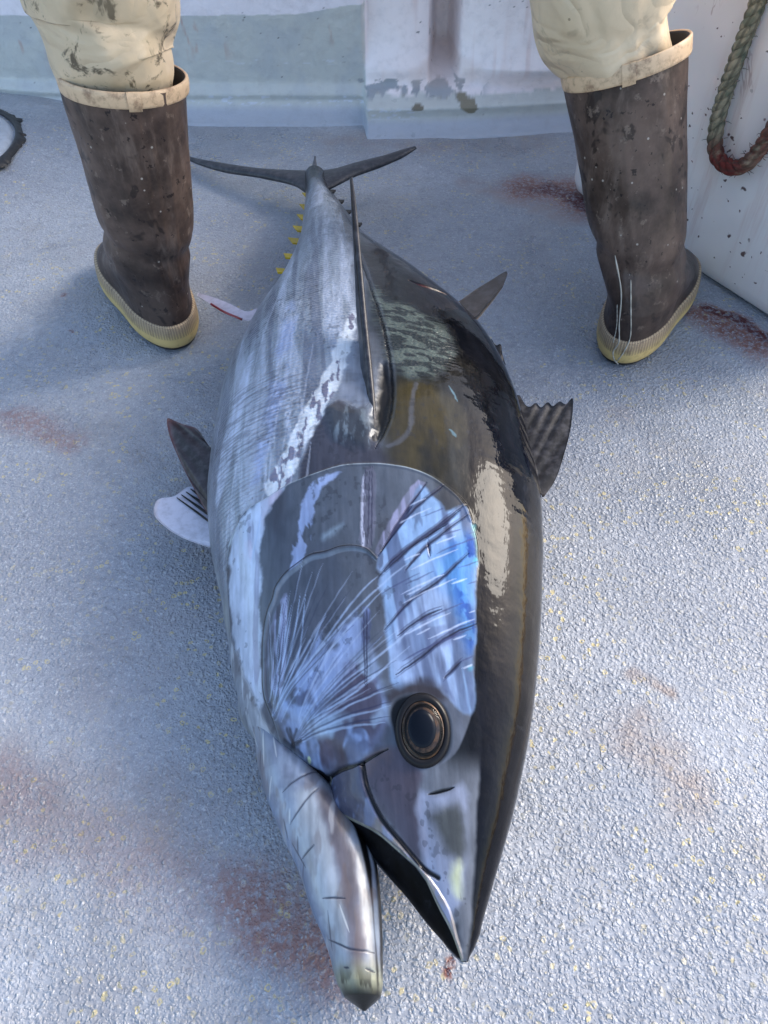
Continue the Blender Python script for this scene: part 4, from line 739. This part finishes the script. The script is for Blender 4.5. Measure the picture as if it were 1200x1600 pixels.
    a1 = P.line(FE['arc1'], .0022, False); da, _ = segdist(y, q, spline(FE['arc1'], 60)); P.h += op*.0026*np.exp(-(da/.035)**2)*ss(q, .150, .115)*ss(P.q, -.13, -.11); P.put(a1*.8*ss(q, .10, .06), sr(186, 198, 214), .3)
    P.h += P.line(FE['arc1'], .004, False)*.0008
    fib = ss(fbm(y*18, q*260, 23), .42, .55)
    k = P.poly(FE['S1'], .002, .0015, 120); P.put(k*(.35+.65*fib), sr(190, 190, 212), .3); P.put(k*(1-fib)*.5, sr(78, 76, 98))
    k = P.poly(FE['S2'], .003, .004, 120); g2 = ss(fbm(y*30-q*60, q*150+y*60, 24), .38, .52); P.put(k*g2, sr(158, 172, 210), .3)
    P.put(P.poly(FE['S2b'], .01, .004)*.55, sr(176, 196, 220), .3)
    k = P.poly(FE['S3'], .002, .0015, 120); P.put(k*(.4+.5*fib), sr(156, 156, 188), .3)
    # bright cheek
    k = P.poly(FE['S4'], .005, .003, 80); P.put(k, sr(146, 172, 212), .3, .26)
    P.put(k*ss(fbm(y*20, q*34, 25), .42, .66)*.8, sr(162, 178, 214)); P.put(k*ss(fbm(y*9, q*70+y*8, 26), .50, .66)*.75*ss(y, .54, .5), sr(88, 96, 128)); P.put(k*ss(fbm(y*26, q*16-y*20, 77), .55, .66)*.5, sr(104, 116, 152))
    P.put(k*ss(fbm(y*22, q*90, 46), .60, .68)*.55*ss(q, .085, .06), sr(74, 74, 98))
    k2 = P.poly(FE['S4blue'], .02, .006)*k; P.put(k2*.8, sr(88, 144, 206), .35); P.put(k2*ss(fbm(y*70, q*110, 27), .50, .62)*ss(q, .085, .105)*.8, sr(30, 66, 150))
    rim_ = P.line([FE['S4'][i] for i in range(5, 12)], .006, False, .004); P.put(rim_*ss(n2, .45, .6)*.7, sr(96, 190, 214), .4)
    P.put(P.line([FE['S4'][i] for i in range(3, 8)], .007, False, .004)*ss(n2, .5, .6)*.6, sr(108, 104, 70))
    # preopercle and its raised rim
    a2 = P.line(FE['arc2'], .0030, True); P.h += P.line(FE['arc2'], .004, True)*.0016
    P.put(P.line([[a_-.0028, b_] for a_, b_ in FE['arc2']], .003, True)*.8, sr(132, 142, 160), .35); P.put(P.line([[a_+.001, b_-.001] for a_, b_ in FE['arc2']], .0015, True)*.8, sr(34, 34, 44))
    k = P.poly(FE['S5'], .008, .005, 60); P.put(k*ss(fbm(y*45, q*45, 28), .24, .44), sr(150, 166, 206), .3); P.put(k*ss(n2, .55, .68)*.7, sr(84, 84, 110))
    k = P.poly(FE['S7'], .003, .002, 80); P.put(k*ss(fbm(y*20, q*200, 29), .36, .5), sr(160, 166, 198), .3); P.put(k*ss(fbm(y*30, q*60, 30), .6, .7)*.6, sr(80, 76, 90))
    k = P.poly(FE['S6'], .002, .002, 90); P.put(k*(.3+.7*fib), sr(140, 154, 204), .3); P.put(k*(1-fib)*.5, sr(64, 66, 92))
    mot = P.poly([FE['S5'][i] for i in (7, 8, 9, 10, 11, 12, 13)], .02, .004); P.put(mot*ss(fbm(y*26+q*16, q*34-y*10, 47), .5, .6)*.85, sr(86, 74, 88))
    P.put(mot*ss(fbm(y*26, q*26, 48), .6, .7)*.6, sr(176, 196, 226))
    for i, p in enumerate(FE['rays']):
        P.put(P.line(p, .0015, True, .0012, i)*.55, sr(178, 194, 226), .35)
        p2 = np.array(p); p2 = p2+[[0, 0], [.004, .005]]; P.put(P.line(p2, .0010, True, .0006, i)*.6, sr(66, 70, 100))
    for i, p in enumerate(FE['lite']): P.put(P.line(p, .0014, True, .0006, i)*.6, sr(176, 192, 226), .3)
    for i in range(44):       # fine rays fanning out of the hinge
        rs = np.random.RandomState(i); c = np.array(FE['spots'][0] if i % 2 else FE['hub'][0]); an = rs.uniform(.55, 1.35) if i % 2 else rs.uniform(-.05, .75); L_ = rs.uniform(.03, .09); st = rs.uniform(.005, .05)
        d = np.array([math.cos(an), math.sin(an)]); P.put(P.line([c+d*st, c+d*(st+L_)], rs.uniform(.0004, .0011), True, .0009, i)*.32, sr(188, 200, 232) if i % 3 else sr(60, 62, 88), .3)
    for i, p in enumerate(FE['dark']):
        k = P.line(p, .0016, True, .0007, i); P.put(k*.9, sr(46, 46, 70), .1); P.h -= k*.0008
        for o in (.0032, -.003): P.put(P.line(np.array(p)+[o, o*.4], .0007, True, .0008, i)*.6, sr(70, 72, 104))
    for i in range(40):
        rs = np.random.RandomState(700+i); y0 = rs.uniform(.32, .50); q0 = rs.uniform(.02, .11); L_ = rs.uniform(.01, .05)
        P.put(P.line([[y0, q0], [y0+L_*.5, q0+L_]], rs.uniform(.0004, .001), True, .0008, i)*.6*ss(P.poly(FE['S4'], .01), .3, .6), sr(80, 84, 124) if i % 2 else sr(200, 210, 240))
    for i, p in enumerate(FE['fib']): P.put(P.line(p, .0009, True, .0006)*.7, sr(60, 58, 84))
    c0 = np.array(FE['spots'][0])
    for i in range(9):
        an = i*.75; P.put(P.line([c0, c0+np.array([math.cos(an), math.sin(an)])*.010], .0022, False, .002, i)*.7, sr(52, 54, 66))
    P.put(ss(np.hypot(y-FE['nost'][0][0], q-FE['nost'][0][1]), .0022, .0012), sr(190, 200, 176))
    # head
    hd = ss(y, .262, .235)*ss(w_, .97, .8); P.put(hd*.9, sr(120, 124, 138), .3, .25)
    P.put(P.poly(FE['cheek'], .008, .003), sr(98, 92, 106), .25, .22, 0.); P.put(P.poly(FE['cheek'], .008)*ss(n2, .45, .65)*.5, sr(122, 104, 108))
    k = P.poly(FE['cheek_l'], .008, .004); P.put(k, sr(150, 156, 180), .3, .22); P.put(k*ss(n1, .5, .65)*.5, sr(170, 166, 186))
    k = P.poly(FE['cheek_dark'], .014, .004); P.put(k*.9, sr(82, 84, 84), .2)
    P.put(P.poly(FE['snoutgreen'], .010, .003)*.8, sr(204, 208, 176), .3); P.put(P.poly(FE['snoutdark'], .006, .004)*.7*ss(n2, .4, .55), sr(50, 50, 56))
    k = P.poly(FE['browdark'], .010, .003); P.put(k*.85, sr(66, 60, 66), .1)
    P.put(P.line(FE['slit'], .0020, True, .0006), sr(14, 14, 18)); P.h -= P.line(FE['slit'], .002)*.0015
    bb = sorted([FE['blackback'][i] for i in (0, 6, 7, 8, 9, 10, 11)]); k = ss(q+.006*(n2-.5), np.interp(y, [b_[0] for b_ in bb], [b_[1] for b_ in bb])-.002, np.interp(y, [b_[0] for b_ in bb], [b_[1] for b_ in bb])+.002)*ss(y, .66, .56)*ss(w_, -.2, .0); P.sp = P.sp-.21*np.maximum(k, ss(w_, .2, .5)*.8)
    P.put(k, sr(9, 14, 28), .0, .06, 0.)
    k = P.poly(FE['max'], .0025, .0006); P.put(k, sr(92, 94, 116), .3, .2); P.put(k*ss(y, .228, .2)*.8, sr(168, 160, 160), .35); P.put(k*ss(fbm(y*50, q*90, 63), .5, .65)*.6, sr(140, 152, 190)); P.h += k*.0022
    P.put(P.line(FE['maxline'], .0024, False), sr(22, 22, 28)); P.h -= P.line(FE['maxline'], .0028, False)*.002
    P.put(P.line(FE['jointline'], .0028, True), sr(22, 22, 28)); P.h -= P.line(FE['jointline'], .003)*.002
    P.put(P.poly(FE['throat'], .008, .004), sr(152, 158, 174), .3, .3); P.put(P.poly(FE['throat'], .008, .004)*ss(fbm(y*50, q*50, 93), .45, .62)*.6, sr(120, 120, 132)); P.put(P.poly(FE['throat'], .008, .004)*ss(fbm(y*40, q*190, 94), .55, .66)*.7, sr(196, 202, 218)); k = P.poly(FE['mouthin'], .0015); P.sp = P.sp*(1-.8*k); P.put(k, sr(5, 5, 7), 0, .5, 0.); P.put(P.line(FE['mouthline'], .0012, False)*.7, sr(176, 172, 160), .4)
    # fine slime streaks and grime over the whole skin
    gs = fbm(y*32, q*300, 81); gm = fbm(y*75, q*110, 82); P.c *= (1+.42*(gs-.5)+.30*(gm-.5))[..., None]
    sp = ss(fbm(y*150, q*190, 83, 3), .66, .72)*ss(fbm(y*14, q*20, 84), .45, .6); P.put(sp*.35, sr(60, 62, 72))
    # eye socket
    k = P.poly(FE['socket'], .004, smooth=3); P.put(k, sr(12, 13, 17), 0, .18); P.h -= k*.001
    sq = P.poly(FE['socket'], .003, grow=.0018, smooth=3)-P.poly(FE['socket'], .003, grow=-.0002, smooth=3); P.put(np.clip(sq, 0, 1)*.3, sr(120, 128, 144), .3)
    P.put(P.line([FE['socket'][1], FE['socket'][2]], .002, True)*0, SIL)
    P.h += .0006*(fbm(y*60, q*60, 71)-.5)+.0015*(fbm(y*14, q*18, 72)-.5)*ss(y, .2, .3)
    low = np.sin(t) < -.45
    return P
def paint_jaw(V, t):
    P = Coat(V, t); y, q = P.y, P.q; w_ = np.cos(t); n1 = fbm(y*30, q*60, 1); n2 = fbm(y*60, q*60, 2)
    P.c[:] = sr(158, 166, 186); P.m[:] = .12; P.r[:] = .3
    P.put(ss(n2, .45, .65)*.5, sr(120, 124, 146)); P.put(ss(w_, -.75, -.97), sr(140, 152, 180))
    P.put(P.poly(FE['jw_white1'], .010, .004), sr(176, 180, 192), .3); P.put(P.poly(FE['jw_brown'], .010, .006, 40)*.85, sr(112, 104, 112), .25)
    P.put(P.poly(FE['jw_brown'], .006, .003)*ss(n1, .5, .65)*.6, sr(140, 132, 130)); P.put(P.poly(FE['jw_white2'], .004, .002), sr(176, 176, 184), .35)
    P.put(ss(y, .125, .105)*.7, sr(170, 168, 140), .3); P.put(ss(fbm(y*50, q*140, 8), .5, .6)*ss(y, .12, .10)*.8, sr(60, 56, 44)); P.put(ss(y, .108, .095), sr(30, 32, 28))
    P.put(P.poly(FE['jw_dark'], .002), sr(10, 10, 12), 0, .4)
    P.put(ss(w_, .93, .99)*ss(y, .10, .12), sr(10, 10, 12), 0, .4)
    P.put(ss(y, .235, .285)*ss(w_, .5, -.5)*.8, sr(148, 152, 168)); gs = fbm(y*40, q*260, 81); gm = fbm(y*70, q*110, 82); P.c *= (1+.5*(gs-.5)+.4*(gm-.5))[..., None]
    k = ss(fbm(y*30, q*90, 87), .55, .64)*ss(y, .11, .13); P.put(k*.35, sr(128, 112, 110)); k = ss(fbm(y*22, q*70, 88), .6, .68); P.put(k*.4, sr(214, 214, 222))
    for i, p in enumerate(FE['jw_lines']): k = P.line(p, .0012, True, .0005); P.put(k*.8, sr(52, 56, 76)); P.h -= k*.0006
    for i in range(14):
        rs = np.random.RandomState(i+50); y0 = rs.uniform(.12, .3); q0 = -.02-.35*(y0-.1)+rs.uniform(-.02, .02); P.put(P.line([[y0, q0], [y0+rs.uniform(.01, .03), q0+rs.uniform(-.015, .015)]], .0009, True, .0004)*.6, sr(220, 220, 226) if i % 2 else sr(74, 76, 96))
    P.h += .0005*(fbm(y*60, q*60, 71)-.5)
    return P
def midfin(name, outline, thick, root, col, inner=None, rays=0, t=None, mat='fin', n=LL, edgecol=None):
    """flat fin with real thickness, rippled by its rays; outline loops are world points"""
    A = spline(outline, 60); B = spline(inner, 60); m = 14; f = np.linspace(0, 1, m)[None, :, None]
    G = B[:, None]*(1-f)+A[:, None]*f
    s = np.linspace(0, 1, 60)[:, None]; u = np.linspace(0, 1, m)[None]
    rip = .0009*np.sin(s*rays*2*np.pi)*(.3+u) if rays else 0*s*u
    th = thick*(1-.75*u)*(.35+.65*np.sin(np.clip(s, .03, .97)*np.pi)**.5)
    Nn = np.asarray(n)
    top = G+Nn*(th/2+rip)[..., None]; bot = G-Nn*(th/2-rip)[..., None]
    V = np.concatenate([top.reshape(-1, 3), bot.reshape(-1, 3)]); k = 60*m
    F = [list(q) for q in gridF(60, m)]+[[k+i for i in q[::-1]] for q in gridF(60, m)]
    bd = [i*m+(m-1) for i in range(60)]; 
    for i in range(59): F.append([bd[i], bd[i+1], k+bd[i+1], k+bd[i]]); F.append([i*m, k+i*m, k+(i+1)*m, (i+1)*m])
    F.append([j for j in range(m)]+[k+j for j in range(m-1, -1, -1)]); F.append([59*m+j for j in range(m)][::-1]+[k+59*m+j for j in range(m)])
    c = np.zeros((60, m, 3)); c[:] = col
    if rays: c = c*(1+.6*np.clip(np.sin(s*rays*2*np.pi+1.2), -.8, .6)[..., None])
    if edgecol is not None: c = c*(1-ss(u, .82, 1.)[..., None])+np.asarray(edgecol)*ss(u, .82, 1.)[..., None]
    return build(name, V, F, M[mat], t, attrs={'Col': np.concatenate([c.reshape(-1, 3)]*2)})
def fish():
    t = empty('tuna', (0, .7, 0), 'big dead bluefin tuna lying on its side with mouth agape on the deck', 'fish')
    V, N, T = skin(FISH['body'], 1500, 720)
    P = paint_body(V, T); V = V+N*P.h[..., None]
    n, m = V.shape[:2]; F = gridF(n, m, True, flip=False)
    par = np.stack([P.m, P.r, P.s, P.sp], -1)
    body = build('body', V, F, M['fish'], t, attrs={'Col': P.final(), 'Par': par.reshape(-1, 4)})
    bm_flip(body)
    V, N, T = skin(FISH['jaw'], 420, 240)
    P = paint_jaw(V, T); V = V+N*P.h[..., None]; n, m = V.shape[:2]
    jaw = build('lower_jaw', V, gridF(n, m, True), M['fish'], t, attrs={'Col': P.final(), 'Par': np.stack([P.m, P.r, P.s, P.sp], -1).reshape(-1, 4)}); bm_flip(jaw)
    # dark lining of the mouth between the jaws
    S = FISH['jaw']; Bd = FISH['body']; rows = []
    for y in np.linspace(.205, .30, 24):
        xl = np.interp(y, S['Y'], S['xR'])-.012; xr = np.interp(y, Bd['Y'], Bd['xL'])+.02
        if xr < xl+.01: xr = xl+.01
        k = np.linspace(0, 1, 9); z = .070-.026*np.sin(k*np.pi)
        rows.append(np.stack([xl+(xr-xl)*k, np.full(9, y), z], -1))
    G = np.array(rows); lo = G-[0, 0, .012]
    Vv = np.concatenate([G.reshape(-1, 3), lo.reshape(-1, 3)]); k = G.shape[0]*9
    Fm = [list(q) for q in gridF(24, 9)]+[[k+i for i in q[::-1]] for q in gridF(24, 9)]+[[j, j+1, k+j+1, k+j] for j in range(8)]
    build('mouth_lining', Vv, Fm, M['mouth'], jaw)
    # eye
    e, ex, ey = [np.array(p) for p in FE['eye']]
    a = ex-e; b = ey-e; nn = np.cross(a, b); nn /= np.linalg.norm(nn); nn = nn if nn[2] > 0 else -nn
    b = np.cross(nn, a/np.linalg.norm(a)); b *= np.sign(b[1]); a = a/np.linalg.norm(a); RA, RB = .0180, .0238
    def disc(prof_, name, mat, par, cx=0., cy=0.):
        V = []; nA = 64
        for r, h in prof_:
            for k in range(nA):
                an = 2*math.pi*k/nA; V.append(e+a*(RA*r*math.cos(an)+cx)+b*(RB*r*math.sin(an)+cy)+nn*h)
        F = [list(q) for q in gridF(len(prof_), nA, True)]+[list(range((len(prof_)-1)*nA, len(prof_)*nA))]
        return build(name, V, F, M[mat] if isinstance(mat, str) else mat, par)
    mi = Mat('eye_iris'); c = mi.mix(mi.ramp(mi.noise(190, 4, .7), .35, .65), sr(44, 32, 24), sr(108, 80, 56)); c = mi.mix(mi.ramp(mi.noise(60, 2), .45, .6, 0, .6), c, sr(46, 52, 60))
    mi.set('Base Color', c); mi.set('Roughness', .3); mi.set('Metallic', .2); mi.set('Coat Weight', .1); mi.set('Coat Roughness', .04); mi.set('Specular IOR Level', .25)
    mp = Mat('eye_pupil'); mp.set('Base Color', (.004, .007, .014)); mp.set('Roughness', .1); mp.set('Specular IOR Level', .12); mp.set('Coat Weight', .0); mp.set('Coat Roughness', .03)
    ms = Mat('eye_rim'); ms.set('Base Color', (.012, .012, .014)); ms.set('Roughness', .12); ms.set('Specular IOR Level', .18); ms.set('Coat Weight', .0); ms.set('Coat Roughness', .04)
    eye = disc([(1.32, -.004), (1.28, .0005), (1.2, .0026), (1.1, .0034), (1.02, .0030), (.97, .0018)], 'eye', ms.m, t)
    disc([(.99, .0012), (.97, .0030), (.92, .0036), (.80, .0035), (.66, .0040), (.5, .0042)], 'iris', mi.m, eye)
    disc([(.66, .0036), (.64, .0044), (.45, .0052), (.2, .0057), (.05, .0058)], 'pupil', mp.m, eye, -.0008, .001)
    disc([(.93, .0034), (.915, .0044), (.885, .0044), (.87, .0036)], 'iris_ring', mat_plain('ring_grey', sr(34, 28, 24), .3, spec=.2), eye)
    mc = bpy.data.materials.new('cornea'); mc.use_nodes = True; nt_ = mc.node_tree; nt_.nodes.clear()
    fr = nt_.nodes.new('ShaderNodeFresnel'); fr.inputs['IOR'].default_value = 1.27; tr_ = nt_.nodes.new('ShaderNodeBsdfTransparent'); gl = nt_.nodes.new('ShaderNodeBsdfGlossy'); gl.inputs['Roughness'].default_value = .03
    mx = nt_.nodes.new('ShaderNodeMixShader'); ou = nt_.nodes.new('ShaderNodeOutputMaterial'); nt_.links.new(fr.outputs[0], mx.inputs[0]); nt_.links.new(tr_.outputs[0], mx.inputs[1]); nt_.links.new(gl.outputs[0], mx.inputs[2]); nt_.links.new(mx.outputs[0], ou.inputs[0])
    disc([(1.0*math.sin(k/14*1.1+.02)/math.sin(1.12), .0024+.0105*(math.cos(k/14*1.1)-math.cos(1.1))) for k in range(14, -1, -1)], 'cornea', mc, eye)
    # fins
    dk = sr(52, 52, 58)
    midfin('dorsal_fin', FE['dorsal_out'], .005, None, sr(24, 21, 22), FE['dorsal_in'], 6, t, edgecol=sr(24, 22, 24))
    d2 = FE['dorsal2']; midfin('dorsal_fin', spline(d2[:6], 20), .006, None, sr(66, 60, 56), [d2[0], d2[0], d2[-1], d2[-2], d2[-3], d2[-3]][:1]+[d2[-1], d2[-2], d2[-3], d2[-4], d2[-5]], 0, t)
    tr = FE['torn']; midfin('torn_fin', spline(tr[:6], 12)+0, .004, None, sr(22, 20, 22), [tr[0], tr[-1], tr[-1], tr[-1]], 4, t)
    an_ = FE['anal']; midfin('anal_fin', an_[5:][::-1], .004, None, sr(196, 190, 204), an_[:5], 0, t)
    V, F = tube(spline([[p[0], p[1], p[2]+.001] for p in (an_[6], an_[7], an_[8])], 12), .0018, 8); build('fin_edge', V, F, mat_plain('red_edge', sr(130, 26, 40), .3, coat=.6), t)
    pa = FE['pelvicA']; midfin('pelvic_fin', spline([pa[1], pa[2], pa[3], pa[4], pa[5], pa[6], pa[7], pa[8], pa[9]], 30), .006, None, sr(40, 34, 38), [pa[0], pa[0], pa[-1], pa[-1]], 5, t, n=(0, 0, 1), edgecol=sr(96, 62, 66))
    pb = FE['pelvicB']; midfin('pelvic_fin', spline(pb[2:11], 30), .008, None, sr(206, 206, 220), [pb[0], pb[0], pb[-1], pb[-1]], 0, t, n=(0, 0, 1))
    for k in range(4):
        s0 = np.array(pb[0])*(.85-.18*k)+np.array(pb[-1])*(.15+.18*k); s1 = np.array(pb[3])*(1-.2*k)+np.array(pb[5])*(.2*k); s1 = s1*.86+s0*.14
        V, F = tube([s0+[0, 0, .005], (s0+s1)/2+[0, 0, .0052], s1+[0, 0, .0035]], [.0012, .0026-.0004*k, .0006], 8); build('fin_ray', V, F, M['mouth'], t)
    # crescent tail
    ct, cb = FE['caudal_top'], FE['caudal_bot']; A = spline(ct, 90); B = spline(cb, 90); rows = []
    for p, q in zip(A, B):
        c = (p+q)/2; h = (p-q)/2; r = []
        for k in range(16):
            an = 2*math.pi*k/16; r.append(c+h*math.cos(an)+LL*math.sin(an)*max(.0015, min(.008, np.linalg.norm(h)*.45)))
        rows.append(r)
    V = np.array(rows).reshape(-1, 3); F = [list(q) for q in gridF(90, 16, True)]+[list(range(16)), list(range(89*16, 90*16))[::-1]]
    cc = np.zeros((len(V), 3)); cc[:] = sr(48, 50, 56); build('tail_fin', V, F, M['fin'], t, attrs={'Col': cc})
    kp = [np.array(p) for p in FE['keel']]; base = (kp[1]+kp[2])/2
    for nm, tip, bb, wd in (('tail_keel', kp[0]+LL*.004, base-[0, .05, 0], .014),):
        V, F = tube(spline([bb+LL*.008, bb*.5+tip*.5+LL*.010, tip+LL*.006], 24), [(wd*(1-i/24)+.0008, .014*(1-i/24)+.0008) for i in range(24)], 16); cc = np.tile(sr(66, 68, 76), (len(V), 1)); build(nm, V, F, M['fin'], t, attrs={'Col': cc})
    fl = None
    for i, p in enumerate(FE['fl_l']):
        p = np.array(p); s = .8+.25*(i < 5)-.12*(i > 4); s *= .62; out = p+np.array([-.022, .004, 0])*s
        V = np.array([p+[.012, -.012*s, 0], p+[.010, .012*s, .001], out+[0, .012*s, .002], p+[-.006, -.004, .001]])
        Vv = np.vstack([V+LL*.0016, V-LL*.0016]); Fv = [[0, 1, 2, 3], [7, 6, 5, 4]]+[[j, (j+1) % 4, 4+(j+1) % 4, 4+j] for j in range(4)]
        build('finlet', Vv, Fv, M['yellow'], t, smooth=False)
    for p in FE['fl_r']:
        p = np.array(p); V = np.array([p+[-.012, -.007, 0], p+[-.01, .007, 0], p+[.004, .006, 0], p+[.001, -.003, 0]])
        Vv = np.vstack([V+LL*.0016, V-LL*.0016]); Fv = [[0, 1, 2, 3], [7, 6, 5, 4]]+[[j, (j+1) % 4, 4+(j+1) % 4, 4+j] for j in range(4)]
        build('finlet', Vv, Fv, M['outsole'], t, smooth=False)
    # long pectoral fin standing off the flank
    Ld = spline(FE['pec_lead'], 120); Tr = spline(FE['pec_trail'], 120); V = []; cc = []
    s = np.linspace(0, 1, 120)
    for i in range(120):
        L_, R_ = Ld[i], Tr[i]; d = R_-L_; T_ = Ld[min(i+1, 119)]-Ld[max(i-1, 0)]; T_ /= np.linalg.norm(T_); nrm = np.cross(T_, d); nrm /= np.linalg.norm(nrm)+1e-9
        th0 = .0052*(1-s[i])**.6+.0014; dl = np.linalg.norm(d); dd = d/(dl+1e-9)
        row = []; crow = []
        for k in range(24):
            an = 2*math.pi*k/24; u = .5-.5*math.cos(an); sg = math.sin(an)
            th = th0*(abs(sg)**.8)*(1 if sg > 0 else -1)*(1-.55*u)
            rid = .0008*math.sin(u*38+s[i]*6)*(u > .2)
            row.append(L_-dd*.0025+d*u+nrm*(th+rid)); base = sr(38, 40, 48)*(1-u)+sr(64, 70, 80)*u
            if .12 < u < .3: base = sr(20, 21, 26)
            crow.append(base*(.75+.5*math.sin(u*38+s[i]*6)**2*(u > .3)))
        V.append(row); cc.append(crow)
    V = np.array(V).reshape(-1, 3); F = [list(q) for q in gridF(120, 24, True)]+[list(range(24)), list(range(119*24, 120*24))[::-1]]
    build('pectoral_fin', V, F, M['fin'], t, attrs={'Col': np.array(cc).reshape(-1, 3)})
def bm_flip(o):
    me = o.data; p = me.polygons[len(me.polygons)//3]; 
    import bmesh
    bm = bmesh.new(); bm.from_mesh(me); bmesh.ops.recalc_face_normals(bm, faces=bm.faces); bm.to_mesh(me); bm.free()
fish()
